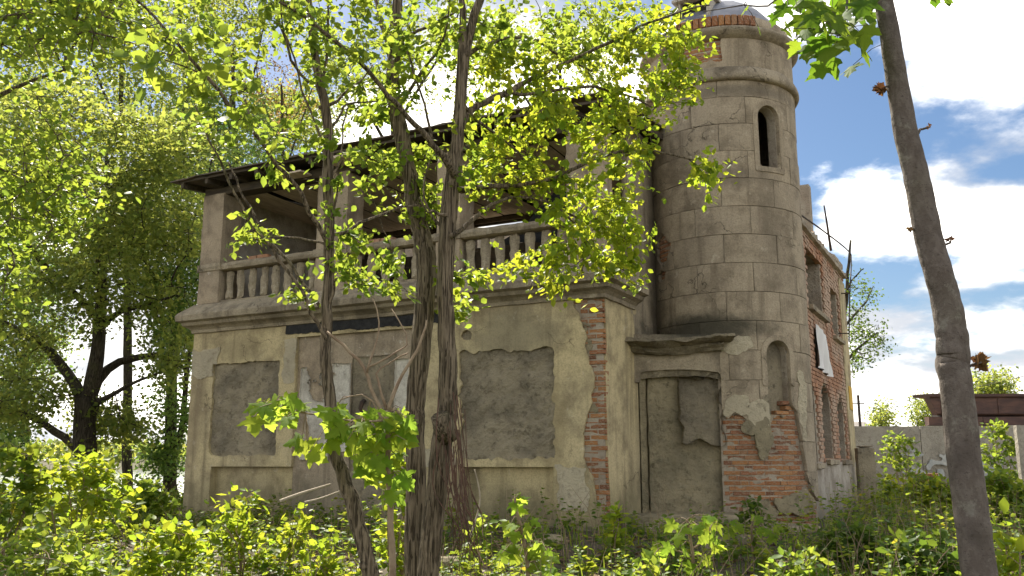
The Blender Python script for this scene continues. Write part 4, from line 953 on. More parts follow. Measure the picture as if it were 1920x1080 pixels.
bg_tree('upright_tree', 'upright dark tree close to the left corner of the house', 25,
        [(320, 930, 26), (319, 830, 22), (321, 720, 21), (330, 600, 16), (340, 470, 10)],
        [[(322, 860, 14), (345, 780, 12), (352, 690, 10), (358, 590, 6)], [(325, 700, 9), (290, 620, 7), (262, 540, 4)], [(338, 520, 9), (380, 400, 6), (400, 290, 3)]],
        [(90, 335, 690, 45, 130, 25, 2.2), (160, 330, 450, 110, 130, 25, 3), (150, 400, 270, 120, 110, 26, 3), (40, 300, 850, 40, 40, 25, 1.5)],
        38, .118, M['leaf_far2'], 7, -.08, .20, .45, dlim=.6, mult=2.5)
bg_tree('lakeside_tree', 'darker tree with a thin trunk at the far left by the water', 30,
        [(48, 920, 18), (46, 800, 15), (48, 660, 13), (52, 520, 10), (60, 380, 7)], [[(47, 700, 9), (10, 620, 7), (-40, 560, 4)], [(50, 560, 8), (100, 470, 5), (130, 400, 3)]],
        [(120, 20, 640, 110, 120, 30, 3), (120, 60, 450, 130, 110, 30, 3), (60, -10, 800, 60, 70, 29, 2)], 38, .13, M['leaf_far2'], 9, -.06, .24, .5, mult=2.4)
bg_tree('tall_tree', 'tall light-leaved tree rising behind the left end of the roof', 33,
        [(452, 900, 22), (450, 600, 18), (445, 400, 15), (440, 250, 11), (436, 90, 6)], [[(445, 420, 9), (520, 260, 6), (560, 150, 3)], [(443, 350, 9), (370, 200, 6), (330, 90, 3)], [(440, 250, 7), (480, 120, 4), (500, 20, 2)]],
        [(110, 430, 230, 130, 100, 33, 3), (90, 420, 50, 150, 90, 33, 3), (45, 560, 230, 80, 60, 34, 3), (50, 470, -90, 160, 60, 33, 3)], 44, .14, M['leaf_far'], 13, -.06, .28, .6, mult=2.8)
bg_tree('dense_tree', 'dense deep-green tree filling the sky left of the roof', 28,
        [(238, 920, 20), (240, 700, 17), (236, 450, 14), (230, 250, 10), (226, 80, 6)], [[(237, 480, 9), (150, 330, 6), (90, 220, 3)], [(235, 400, 9), (320, 260, 6), (370, 150, 3)], [(231, 260, 7), (170, 110, 4), (140, 0, 2)]],
        [(110, 210, 160, 230, 120, 28, 3), (80, 200, -20, 260, 90, 28, 3), (50, 90, 320, 130, 80, 28, 3), (50, 350, 300, 90, 80, 28, 2.5)], 40, .13, M['leaf_far'], 15, -.14, .26, .5, mult=3.6)
bg_tree('russet_tree', 'thin tree with russet spring leaves behind the roof', 29,
        [(532, 900, 12), (532, 500, 10), (530, 300, 8), (528, 160, 4)], [[(531, 330, 5), (570, 220, 3), (590, 150, 2)], [(530, 280, 5), (495, 190, 3), (480, 120, 2)]],
        [(70, 530, 190, 75, 85, 29, 2)], 20, .09, M['leaf_red'], 17, .0, .25, .7)
bg_tree('airy_tree', 'airy tree with open crown showing above the middle of the roof', 37,
        [(742, 900, 20), (742, 500, 16), (738, 300, 12), (735, 120, 7), (730, -60, 4)], [[(738, 300, 8), (660, 150, 5), (620, 60, 3)], [(737, 240, 8), (820, 110, 5), (860, 20, 3)]],
        [(50, 670, 130, 120, 100, 37, 3), (40, 830, 110, 110, 90, 37, 3), (60, 740, -60, 200, 70, 37, 3)], 44, .14, M['leaf_far'], 19, -.04, .30, .6, mult=3.2)
bg_tree('distant_crown_tree', 'pale tree behind the roof beside the round tower', 40,
        [(1060, 900, 18), (1060, 500, 14), (1055, 300, 10), (1050, 100, 6)], [[(1056, 300, 7), (970, 160, 4)], [(1055, 260, 7), (1130, 130, 4)]],
        [(45, 1000, 120, 110, 70, 40, 3), (45, 1120, 90, 100, 80, 40, 3)], 42, .14, M['leaf_far'], 23, -.04, .30, .6, mult=2.8)
bg_tree('near_left_tree', 'bright tree overhanging from the left edge with large lit leaves', 10.5,
        [(-360, 1000, 80), (-330, 700, 60), (-280, 400, 46), (-230, 100, 30)], [[(-320, 640, 26), (-160, 470, 18), (-20, 380, 11), (90, 330, 5)], [(-290, 450, 24), (-120, 260, 16), (20, 170, 9), (120, 130, 4)], [(-250, 220, 20), (-80, 70, 12), (60, 20, 7), (150, -20, 4)], [(-325, 760, 18), (-180, 640, 12), (-70, 580, 7)]],
        [(60, 20, 380, 120, 95, 10.5, 1.3), (80, 50, 190, 150, 90, 10.5, 1.4), (120, 90, 40, 190, 80, 10.2, 1.3), (50, 250, 60, 110, 70, 10.4, 1.0), (50, 230, -70, 240, 70, 10.3, 1.2), (36, -60, 520, 90, 90, 10.5, 1), (18, 150, 330, 60, 60, 10.3, .8)],
        14, .098, M['leaf_mid'], 29, -.25, .16, .6, near=True, bark=M['bark'], mult=1.9)
bg_tree('wall_side_tree', 'small-leaved tree growing behind the far end of the brick wall', 25,
        [(1572, 900, 16), (1572, 750, 14), (1578, 640, 11), (1588, 540, 7), (1596, 450, 4)], [[(1575, 700, 7), (1610, 650, 5), (1645, 625, 3)], [(1580, 620, 6), (1615, 575, 4), (1635, 540, 2)], [(1585, 560, 5), (1600, 520, 3), (1618, 505, 2)]],
        [(20, 1625, 640, 36, 40, 25, 1), (10, 1612, 555, 24, 40, 25, .8), (6, 1600, 690, 12, 20, 25, .6)], 26, .085, M['leaf_dark'], 31, -.3, .16, .5)
for k, (px, py, rx, ry, Y, nm, lb) in enumerate(((1652, 778, 15, 22, 60, 'young_tree', 'thin young tree standing beyond the concrete wall, nearest the brick corner'), (1738, 772, 32, 30, 70, 'round_tree', 'rounded pale tree beyond the concrete wall left of the rusty shed'), (1862, 722, 36, 20, 55, 'hilltop_tree', 'green treetop showing above the rusty shed roof'))):
    bg_tree(nm, lb, Y, [(px, 860, 5), (px, 800, 4), (px + 1, py, 3)], [[(px, 800, 2), (px + rx * .5, py, 1)], [(px, 800, 2), (px - rx * .5, py, 1)]], [(40 if k else 14, px, py, rx, ry, Y, 1.5), (14, px, py + ry, rx, ry * .6, Y, 1.2)], 30, .20, M['leaf_far'], 41 + k, -.4, .35, .8)
# wood on the far shore: one mass of foliage
rg = np.random.default_rng(77); n_ = 5200
X = rg.uniform(-330, 60, n_); Yv = rg.uniform(462, 520, n_) - .15 * X; hh = rg.uniform(0, 1, n_) ** .7 * (9 + 5 * fbm(np.stack([X * .03, X * 0, X * 0], -1), 3, 3))
Pv = np.stack([X, Yv, ground(X, Yv) + hh], 1); V, F = put_leaves(Pv, rg.normal(size=(n_, 3)), rg.normal(size=(n_, 3)) + [0, -.6, .5], rg.uniform(2.2, 4.5, n_), False)
o = link('far_shore_wood', fast_mesh('far_shore_wood', V, F, M['leaf_far'], np.repeat(rg.uniform(0, 1, n_), 4))); tag(o, 'hazy wooded bank across the lake', 'wood', None, 'stuff')

# ================================================================== WALL, SHED AND THINGS BEYOND
M['concrete'] = rough_cement('weathered_concrete', (0.42, 0.385, 0.32), (0.33, 0.30, 0.25), (0.17, 0.15, 0.12), seed=11)
M['graffiti'] = simple('faded_spray_paint', (0.50, 0.50, 0.47), (0.36, 0.38, 0.37), 3)
M['rust'] = simple('brown_rusty_sheet', (0.085, 0.052, 0.045), (0.14, 0.078, 0.058), 1.5, rough=.7, stretch=(1, 1, 4))
M['pale_wall'] = simple('pale_house_wall', (.6, .57, .5), (.5, .47, .42), 1)
M['slate'] = simple('grey_roofing', (.28, .25, .23), (.36, .33, .3), 2)
cw = empty('concrete_wall', (11.0, 30.0, .4), 0, 'weathered concrete panel wall closing the yard on the right', 'wall')
rw = random.Random(3); x = 0.0; k = 0
while x < 17:
    wd = 2.35; hz = 2.44 + rw.uniform(-.03, .03); dy = rw.uniform(-.04, .04)
    holes = {0: [], 1: [(1.05, 2.16, .09), (1.75, 1.99, .16)], 2: [(.4, 1.5, .05)]}.get(k, [])
    def fh(u, v):
        f = rect(u, v, .012, wd - .012, -.5, hz + 0.02 * n2(u, v * 0, 4, k)) 
        for (a_, b_, r_) in holes: f = np.minimum(f, np.hypot(u - a_, v - b_) - r_)
        return f
    V, F = masked_layer(lines(0, wd, .08, (.012, wd - .012)), lines(-.5, hz + .06, .08), fh, lambda u, v, d: np.stack([x + u, dy - d, v], 1), .16, lambda u, v: .008 * n2(u, v, 3, 30 + k))
    V = np.array(V); obj('panel', V, F, M['concrete'], cw); x += wd; k += 1
V, F = masked_layer(lines(1.6, 4.9, .06), lines(.6, 1.7, .06), lambda u, v: np.abs(n2(u, v, 2.4, 3, 3)) - .20 + .0 * u - .25 * (np.abs(v - 1.15) > .42), lambda u, v, d: np.stack([u, -.065 - d, v], 1), .01)
obj('faded_paint', V, F, M['graffiti'], cw)
b = MB(); b.box(0, 17, .14, .18, -.5, 2.3); b.obj('backing', M['dark'], cw)
sh = empty('rusty_shed', (15.7, 34.0, .65), 0, 'low shed with a dark rusty curved eave behind the concrete wall', 'shed')
V = []; prof = [(0.1, 2.74), (-.26, 2.72), (-.34, 2.78), (-.36, 3.34), (-.46, 3.40), (-.47, 3.50), (.2, 3.53), (.9, 3.55), (.9, 3.45), (.1, 3.35)]
for xx in np.linspace(0, 12, 13):
    for (yy, zz) in prof: V.append((xx - .35 + .42 * (3.5 - zz) * (xx == 0), yy, zz + .012 * math.sin(xx * 3)))
m = len(prof); F = [(i * m + q, i * m + (q + 1) % m, (i + 1) * m + (q + 1) % m, (i + 1) * m + q)[::-1] for i in range(12) for q in range(m)] + [tuple(range(m)), tuple(12 * m + q for q in range(m))[::-1]]
obj('eave', V, F, M['rust'], sh)
for q in range(11):
    b = MB(); b.box(q * 1.05 + .12, q * 1.05 + .17, -.385, -.345, 2.78, 3.36); b.obj('seam_strip', M['rust'], sh)
b = MB(); b.box(.3, 11.5, .12, .85, -.6, 3.3); b.obj('wall', M['dark'], sh)
for q in range(6): 
    b = MB(); b.box(-.35 + q * 2.0, 1.62 + q * 2.0, -.30, .05, 2.36, 2.66, .02, rw); b.obj('board', M['rust'], sh)
st = empty('concrete_slab', tuple(at(1627, 910, 20.5)[:2]) + (.55,), .12, 'upright grey concrete slab leaning beside the brick wall end', 'slab')
V, F = grid_box(-.23, .20, -.09, .09, -.1, 1.42, .11, .02, 3); o = obj('body', V, F, M['cement'], st)
V, F = grid_box(-.17, .14, -.10, .10, 1.42, 1.46, .1, .012, 4); obj('cap', V, F, M['cement'], st)
p = at(1735, 880, 25); st = empty('brick_stub', (p[0], p[1], .6), 0, 'low brown brick stub among weeds before the concrete wall', 'brick stub')
for i in range(9):
    for q in range(3):
        o = link('brick', BR[(i + q) % 4], st, ((q - 1) * .215 + (.06 if i % 2 else -.03), rw.uniform(-.01, .01), .035 + i * .085)); o.scale = (.205, .25, .078); o.rotation_euler = (0, rw.gauss(0, .02), rw.gauss(0, .03))
p = at(1911, 840, 24); st = empty('gate_post', (p[0], p[1], .5), 0, 'pale concrete post at the right edge in front of the wall', 'post')
V, F = grid_box(-.07, .07, -.09, .09, -.2, 2.12, .15, .015, 5); obj('shaft', V, F, M['concrete'], st); V, F = grid_box(.07, .9, -.03, .05, .2, 1.2, .2, .015, 6); obj('side_board', V, F, M['rust'], st)
p = at(1613, 800, 55); st = empty('utility_pole', (p[0], p[1], .6), 0, 'thin dark utility pole beyond the concrete wall', 'pole')
V, F = tube([(0, 0, -.2), (0, 0, 5.1)], [.10, .075], 8); obj('shaft', V, F, M['iron'], st); V, F = tube([(-.35, 0, 4.6), (.35, 0, 4.6)], [.03, .03], 6); obj('cross_arm', V, F, M['iron'], st)
pw = st.location.copy(); p = at(1823, 735, 40); st = empty('leaning_mast', (p[0], p[1], .6), 0, 'thin leaning mast above the shed roof by the grey trunk', 'mast')
V, F = tube([(.06, 0, -.2), (-.12, 0, 5.9)], [.05, .035], 8); obj('shaft', V, F, M['iron'], st)
a_ = np.array(pw) + [0, 0, 4.7]; b_ = np.array([p[0] + 7, p[1] - 2, 6.9]); t_ = np.linspace(0, 1, 24)[:, None]; pts = a_ + (b_ - a_) * t_ - np.array([0, 0, 1.0]) * (t_ * (1 - t_)) * 2.2
V, F = tube(pts - a_, np.full(24, .012), 5); o = obj('power_line', V, F, M['iron']); o.location = tuple(a_); tag(o, 'thin sagging wire running right from the utility pole', 'wire')
p = at(1600, 800, 85); st = empty('far_house', (p[0], p[1], .6), .2, 'distant low house with a grey gable roof beyond the wall', 'house')
b = MB(); b.box(-3, 2.6, 0, 5, -.3, 3.6); b.obj('wall', M['pale_wall'], st)
b = MB(); b.add([(-3.2, -.2, 3.5), (2.9, -.2, 3.5), (2.9, 5.2, 3.5), (-3.2, 5.2, 3.5), (-3.2, 2.5, 5.0), (2.9, 2.5, 5.0)], [(0, 1, 5, 4), (2, 3, 4, 5), (1, 2, 5), (3, 0, 4), (3, 2, 1, 0)]); b.obj('roof', M['slate'], st)
for q in (-1.9, .6):
    b = MB(); b.box(q, q + 1.1, -.05, .03, 1.5, 2.7); b.obj('window', M['dark'], st)
p = at(180, 935, 36); st = empty('landing_wall', (p[0], p[1], -1.4), 0, 'low pale concrete landing wall at the water edge', 'quay')
V, F = grid_box(-1.2, 2.6, -.3, .3, -.6, 1.45, .4, .03, 8); obj('kerb', V, F, M['concrete'], st); V, F = grid_box(-1.25, 2.65, -.36, .36, 1.45, 1.6, .3, .02, 8); obj('coping', V, F, M['concrete'], st)
p = at(110, 925, 34)
# ================================================================== TREES IN FRONT OF THE HOUSE
tw = None
Y = 6.5
P, r = poly([(802, 1080, 43), (814, 966, 42), (823, 884, 44), (834, 800, 41), (841, 760, 40), (840, 700, 38), (838, 600, 35), (836, 500, 34), (841, 400, 37), (849, 330, 35), (858, 260, 28), (864, 175, 26), (869, 95, 27), (868, 40, 15), (867, -40, 12), (872, -140, 8), (880, -260, 4)], Y)
r = [q * .93 for q in r]; P, r = to_ground(P, r, 1.15, (-.10, 0)); base = P[0].copy(); base[2] += .1
T1 = Tree('twin_trunk_tree', 'twin-trunked tree with furrowed brown bark standing before the middle of the facade', 'tree', base, M['bark'], M['leaf'], 101)
T1.limb(P, r, 'trunk', 44, furrow(.10, 9, 2.0, 1), .045, .012)
def L1(pts, Y=6.5, dY=0.0, t=None, **k):
    P, r = poly(pts, Y, dY); return (t or T1).limb(P, r, 'branch', 9, furrow(.08, seed=len(pts)), .07, .02, **k)
P, r = poly([(779, 1080, 44), (779, 966, 41), (780, 884, 39), (778, 803, 39), (779, 780, 39), (784, 700, 40), (795, 600, 43), (800, 520, 41), (792, 450, 40), (780, 400, 38), (769, 330, 32), (750, 240, 34), (737, 175, 31), (740, 100, 28), (746, 0, 22), (752, -90, 16), (745, -200, 9), (735, -300, 5)], 6.85)
r = [q * .92 for q in r]; P, r = to_ground(P, r, 1.1, (.0, 0.05)); T1.limb(P, r, 'trunk', 44, furrow(.10, 9, 2.0, 2), .045, .012)
L1([(869, 110, 20), (884, 50, 19), (900, 0, 18), (918, -70, 15), (935, -170, 10), (960, -280, 5)])
L1([(852, 330, 18), (837, 302, 15), (802, 258, 12), (759, 214, 11), (715, 162, 10), (662, 105, 9), (588, 44, 8), (522, 0, 6), (440, -60, 4)], 6.45, -1.0)
L1([(858, 245, 20), (877, 214, 17), (916, 188, 14), (964, 168, 12), (990, 149, 10), (1056, 122, 8), (1144, 79, 7), (1240, 35, 5), (1330, 10, 3)], 6.5, .9)
L1([(950, 172, 9), (1010, 176, 7), (1100, 162, 6), (1160, 175, 5), (1230, 200, 3)], 6.6, 1.1)
L1([(866, 130, 12), (877, 105, 10), (925, 79, 8), (986, 70, 6), (1056, 105, 5), (1110, 135, 3)], 6.5, 1.3)
L1([(850, 356, 14), (900, 352, 11), (990, 345, 10), (1060, 325, 8), (1150, 285, 6), (1230, 285, 4), (1300, 300, 3)], 6.5, .7)
L1([(845, 445, 11), (895, 405, 9), (950, 372, 7), (1020, 377, 6), (1073, 412, 5), (1097, 462, 4), (1090, 520, 3)], 6.4, .8)
L1([(1060, 400, 5), (1110, 412, 4), (1165, 410, 3)], 7.1, .3)
L1([(862, 190, 9), (905, 235, 7), (955, 270, 5), (1010, 330, 3)], 6.5, .6)
L1([(745, 200, 12), (726, 83, 9), (711, 26, 7), (690, -60, 5)], 6.85, .4)
L1([(745, 110, 10), (759, 74, 8), (816, 44, 6), (859, 18, 4)], 6.85, -.3)
L1([(752, 190, 8), (785, 144, 7), (820, 96, 6), (837, 48, 4), (845, -20, 3)], 6.85, -.5)
L1([(846, 318, 6), (830, 300, 6), (811, 262, 6), (794, 192, 5), (772, 122, 5), (755, 80, 4)], 6.45, .3)
L1([(835, 430, 7), (806, 400, 5), (795, 350, 4), (805, 300, 3)], 6.5, .2); L1([(838, 405, 8), (815, 398, 6), (800, 395, 4), (785, 370, 3)], 6.4, -.1)
V, F = tube([at(840, 822, 6.47), at(832, 800, 6.42), at(824, 778, 6.38)], [.085, .078, .066], 14, furrow(.12)); obj('stub', V - T1.o, F, M['bark'], T1.root, True)
rg = T1.rng
T = np.concatenate([blob(rg, n_, *bb) for n_, *bb in (
    (36, 990, 240, 120, 66, 7.3, .8), (40, 1190, 150, 120, 95, 7.6, .8), (34, 1265, 110, 72, 105, 7.6, .6), (28, 1090, 330, 130, 60, 7.2, .7), (30, 1110, 420, 95, 55, 7.2, .6), (18, 1010, 495, 70, 30, 7.0, .5),
    (24, 1150, 440, 45, 70, 7.4, .4), (22, 930, 300, 60, 80, 6.9, .6), (16, 1180, 260, 70, 60, 7.5, .6), (8, 1328, 335, 24, 40, 7.3, .3), (3, 1040, 545, 12, 14, 7.0, .2), (7, 1175, 500, 20, 30, 7.4, .3), (24, 800, 340, 42, 75, 7.0, .3),
    (46, 1020, 70, 170, 75, 7.5, 1.0), (44, 1150, 40, 110, 60, 7.8, .9), (24, 900, 50, 90, 70, 7.2, .9), (32, 640, 60, 110, 75, 6.2, .8), (20, 810, 60, 80, 80, 7.0, .8), (22, 960, 150, 90, 50, 7.3, .8), (16, 690, 170, 70, 60, 6.6, .6), (14, 720, 260, 60, 60, 6.7, .5), (10, 470, -20, 110, 50, 5.6, .5),
    (16, 1000, -110, 260, 80, 7.5, 1.2), (12, 760, -130, 200, 90, 7, 1.2), (5, 885, 515, 28, 10, 6.7, .2), (5, 870, 575, 30, 10, 6.9, .2), (14, 1060, 235, 70, 45, 7.0, .5))])
tips, dirs = T1.grow(T, .12, .0021, .10, .22, r_pow=.45)
_px = tips[:, 0] / tips[:, 1] * FPX + 960; lf = (_px < 900) | ((tips[:, 2] > EYE + .47 * tips[:, 1]) & (_px < 1180))
for msk, mt in ((~lf, M['leaf']), (lf, M['leaf_mid'])):
    tp, dr = tips[msk], dirs[msk]
    T1.crown([spray(tp, dr, 16, .27, .071, rg, .6, .45, True, .02), spray(tp + rg.normal(size=tp.shape) * .08, dr + rg.normal(size=dr.shape) * .08, 8, .22, .058, rg, .8, .5, True, .02)], mt)

Y = 6.0
P, r = poly([(695, 1085, 32), (687, 1047, 28), (667, 966, 29), (647, 901, 25), (627, 844, 23), (620, 800, 22), (617, 740, 22), (612, 680, 21), (611, 620, 21), (613, 560, 21), (618, 450, 20), (617, 330, 21), (611, 220, 19), (597, 140, 17), (590, 100, 16), (580, 0, 13), (574, -90, 10), (570, -200, 6)], Y)
P, r = to_ground(P, r, 1.5, (.12, 0)); base = P[0].copy(); base[2] += .1
T2 = Tree('slender_tree', 'slender leaning trunk left of the twin trunks, crossing the balcony', 'tree', base, M['bark'], M['leaf'], 107)
T2.limb(P, r, 'trunk', 30, furrow(.13, 8, 2.2, 4), .045, .012)
A = lambda pts, Y=6.0, dY=0.0: L1(pts, Y, dY, T2)
A([(612, 640, 9), (600, 615, 8), (565, 545, 7), (520, 480, 7), (470, 415, 6), (430, 340, 5), (400, 280, 4), (365, 200, 3)], 6.0, -.4)
A([(611, 600, 7), (590, 560, 6), (540, 490, 6), (490, 430, 5), (450, 350, 4), (430, 305, 3)], 6.0, .3)
A([(617, 470, 9), (600, 430, 9), (555, 350, 9), (510, 295, 8), (430, 195, 8), (345, 95, 7), (255, 0, 5), (190, -60, 3)], 6.0, -1.1)
A([(430, 195, 5), (380, 140, 4), (300, 110, 3)], 5.5, -.3); A([(470, 245, 5), (455, 175, 3), (430, 120, 2)], 5.6, .2)
A([(614, 455, 5), (565, 447, 5), (510, 444, 3), (450, 450, 2)], 6.0, .2)
A([(618, 440, 8), (655, 430, 7), (690, 410, 6), (740, 392, 5), (785, 385, 4)], 6.0, .5)
A([(604, 200, 9), (636, 184, 6), (671, 153, 4), (700, 120, 3)], 6.0, .3); A([(598, 150, 8), (566, 144, 6), (531, 66, 5), (509, 0, 4), (490, -60, 3)], 6, -.3)
A([(606, 160, 7), (614, 40, 5), (620, -50, 3)], 6.0, .3); A([(612, 250, 7), (640, 210, 5), (660, 192, 4), (720, 188, 3)], 6.0, .4)
A([(617, 300, 6), (590, 230, 5), (550, 110, 4), (530, 40, 3), (520, -40, 2)], 6.0, -.4); A([(617, 340, 5), (640, 280, 4), (650, 200, 3)], 6, .2)
A([(617, 420, 5), (632, 350, 4), (640, 300, 3)], 6, -.2); A([(613, 575, 6), (625, 540, 6), (630, 520, 4)], 6, -.1)
rg = T2.rng
T = np.concatenate([blob(rg, n_, *bb) for n_, *bb in (
    (9, 480, 435, 55, 42, 5.9, .3), (5, 515, 320, 25, 25, 5.8, .2), (22, 690, 510, 80, 38, 6.3, .3), (5, 548, 560, 18, 14, 6, .1), (8, 745, 530, 34, 40, 6.4, .2), (7, 655, 455, 34, 22, 6.2, .2), (14, 560, 60, 90, 80, 5.9, .7), (10, 470, 90, 80, 70, 5.6, .5), (8, 600, 365, 40, 50, 6.0, .3), (12, 560, 240, 70, 80, 5.9, .5), (16, 540, -110, 150, 70, 5.8, .8), (6, 700, 330, 40, 40, 6.4, .3), (12, 350, 60, 70, 60, 5.2, .4), (10, 420, 210, 60, 70, 5.2, .4))])
tips, dirs = T2.grow(T, .10, .0019, .10, .22, r_pow=.45)
T2.crown([spray(tips, dirs, 15, .24, .062, rg, .6, .45, True, .02)], M['leaf_mid'])
T = np.concatenate([blob(rg, 16, 400, 120, 90, 90, 4.9, .3), blob(rg, 8, 285, 130, 40, 40, 4.8, .3), blob(rg, 5, 470, 165, 14, 14, 4.9, .1), blob(rg, 6, 330, 60, 60, 50, 4.8, .2)])
tips, dirs = T2.grow(T, .12, .0019, .10, .22)
T2.crown([spray(tips, dirs, 4, .16, .105, rg, .5, .5, True, .03)], M['leaf_mid'])

# smooth grey maple at the right edge, each big leaf its own object
half = [(0.0, 0.0), (0.07, -.04), (0.22, -.10), (0.36, -.07), (0.30, .03), (0.33, .10), (0.47, .14), (0.56, .24), (0.70, .36), (0.55, .40), (0.46, .37), (0.34, .40), (0.26, .46), (0.32, .58), (0.34, .68), (0.22, .70), (0.17, .80), (0.08, .88), (0.0, 1.06)]
def maple_mesh(seed, mat, name='leaf'):
    rr = random.Random(seed); out = half + [(-x, y) for x, y in half[-2:0:-1]]
    V = [(0, .30, .03)]
    for x, y in out:
        x *= 1 + rr.uniform(-.08, .08); y *= 1 + rr.uniform(-.06, .06); d = math.hypot(x, y - .3)
        V.append((x, y, -.22 * d * d + .05 * math.cos(math.atan2(x, y - .2) * 5) * d + rr.uniform(-.02, .02)))
    n = len(out); return mesh(name, V, [(0, 1 + (i + 1) % n, 1 + i) for i in range(n)], mat, True)
MAPLE = [maple_mesh(k, M['maple']) for k in range(4)]; SOFT = [maple_mesh(20 + k, M['maple_soft']) for k in range(4)]; BUD = [maple_mesh(10 + k, M['bud']) for k in range(2)]
def leaf_at(root, o, p, d, nrm, size, meshes, rr, twig=None, anchor=None):
    d = Vector(d).normalized(); z = Vector(nrm); z = (z - d * z.dot(d)).normalized(); x = d.cross(z)
    ob = link('leaf', rr.choice(meshes), root); mw = Matrix((x, d, z)).transposed().to_4x4() @ Matrix.Diagonal((size * rr.uniform(.85, 1.15), size, size, 1)); mw.translation = Vector(np.array(p) - o); ob.matrix_local = mw
    return ob
P, r = poly([(1839, 1085, 59), (1820, 960, 59), (1799, 800, 58), (1789, 700, 57), (1785, 655, 59), (1782, 600, 55), (1766, 530, 52), (1747, 470, 52), (1727, 370, 50), (1702, 260, 46), (1678, 120, 40), (1657, 0, 36), (1640, -110, 32), (1625, -260, 26), (1620, -420, 18)], 4.2)
P, r = to_ground(P, r, 1.35, (.10, 0)); base = P[0].copy(); base[2] += .1
T3 = Tree('grey_maple_tree', 'smooth grey maple trunk curving up at the right edge of the view', 'tree', base, M['bark_grey'], M['leaf'], 113)
def rings(a, s_, r):
    q = np.stack([np.cos(a) * 1.2, np.sin(a) * 1.2, s_ * 3.0], -1); b_ = .05 * fbm(q, 3, 4)
    for s0, a0, w_, h_ in ((1.15, .3, .05, .06), (1.75, 4.0, .06, .07), (1.52, 1.0, .03, .06), (2.3, 5.0, .03, .07), (2.05, 2.6, .03, .06), (2.75, 4.4, .025, .06), (.9, 4.9, .04, .06)):
        b_ = b_ + h_ * np.exp(-((s_ - s0) / w_) ** 2) * (.35 + .65 * np.exp(-((np.angle(np.exp(1j * (a - a0)))) / .8) ** 2))
    return r * b_
T3.limb(P, r, 'trunk', 26, rings, .025, .008)
L3 = lambda pts, Y=4.2, dY=0.0: L1(pts, Y, dY, T3)
L3([(1645, -80, 16), (1600, -60, 12), (1560, -30, 9), (1530, 0, 6), (1505, 40, 4), (1490, 70, 3)], 4.2, .2)
L3([(1600, -60, 9), (1590, -10, 6), (1580, 40, 4), (1570, 70, 3)], 4.2, -.2); L3([(1560, -30, 7), (1480, -20, 5), (1440, 10, 4), (1390, 12, 3), (1320, 25, 2)], 4.25, .3)
L3([(1640, -110, 12), (1700, -90, 8), (1745, -40, 5), (1765, -5, 3)], 4.2, -.2)
L3([(1682, 166, 6), (1670, 162, 5), (1652, 164, 4)]); L3([(1716, 252, 7), (1728, 246, 5), (1740, 236, 4)]); L3([(1752, 472, 7), (1770, 464, 5), (1781, 450, 4)]); L3([(1738, 436, 6), (1714, 432, 5), (1705, 430, 4)]); L3([(1800, 712, 8), (1820, 690, 5), (1842, 674, 4)])
rr = random.Random(4); Al, Bl = [], []
for (px, py, s_) in [(1558, 112, .15), (1612, 82, .125), (1520, 70, .14), (1535, 92, .13), (1500, 50, .13), (1555, 40, .13), (1590, 30, .14), (1575, 62, .11), (1612, 35, .13), (1628, 12, .12), (1540, 15, .13), (1505, 18, .12), (1480, 30, .11), (1600, 5, .13), (1570, 0, .13), (1460, 12, .09), (1478, 55, .08), (1450, 40, .07), (1488, 8, .12), (1520, 45, .11), (1545, 62, .12), (1630, 40, .10), (1468, 66, .07), (1500, 95, .09), (1758, 2, .08), (1775, 4, .07), (1745, -8, .08), (1512, -12, .13), (1550, -20, .14), (1600, -25, .14), (1470, -15, .11), (1620, -40, .13), (1580, -50, .13), (1530, -40, .12), (1440, -5, .08), (1405, 22, .06), (1420, 60, .055), (1585, 95, .15), (1565, 135, .16), (1615, 110, .15), (1605, 60, .15), (1548, 75, .15), (1525, 105, .12), (1632, 70, .13), (1580, 80, .14), (1560, 55, .15), (1530, 30, .15), (1590, 45, .14), (1510, 75, .12), (1620, 25, .14), (1605, 140, .10)]:
    p = at(px + rr.uniform(-6, 6), py - s_ * 180, 4.2 + rr.uniform(-.35, .35)); d = (rr.uniform(-.75, .45), rr.uniform(-.5, .5), -rr.uniform(.55, 1.0)); nrm = (rr.uniform(-.6, .6), rr.uniform(-1.1, -.1), rr.uniform(.25, 1.1))
    leaf_at(T3.root, T3.o, p, d, nrm, s_, MAPLE, rr)
    N_ = np.array(T3.P); q = N_[np.argmin(((N_ - p - [0, 0, .10]) ** 2).sum(1))]; mid = (p + q) / 2 + [0, 0, .02]; Al += [q, mid]; Bl += [mid, p]
V, F = frusta(np.array(Al) - T3.o, np.array(Bl) - T3.o, np.full(len(Al), .0022), np.full(len(Al), .0016), 5); o = link('leaf_stalks', fast_mesh('leaf_stalks', V, F, M['bark_grey'], smooth=True), T3.root); o['kind'] = 'stuff'
for (px, py, s_, nn) in ((1652, 164, .045, 8), (1741, 236, .020, 3), (1782, 449, .026, 3), (1704, 429, .022, 3), (1838, 678, .055, 9)):
    for k in range(nn):
        p = at(px + rr.uniform(-3, 3), py + rr.uniform(-3, 3), 4.2 + rr.uniform(-.02, .02)); leaf_at(T3.root, T3.o, p, (rr.uniform(-1, 1) + (.4 if px > 1700 else -.4), rr.uniform(-.6, .6), rr.uniform(-.9, .5)), (rr.uniform(-.5, .5), -1, rr.uniform(-.3, .8)), s_, BUD, rr)

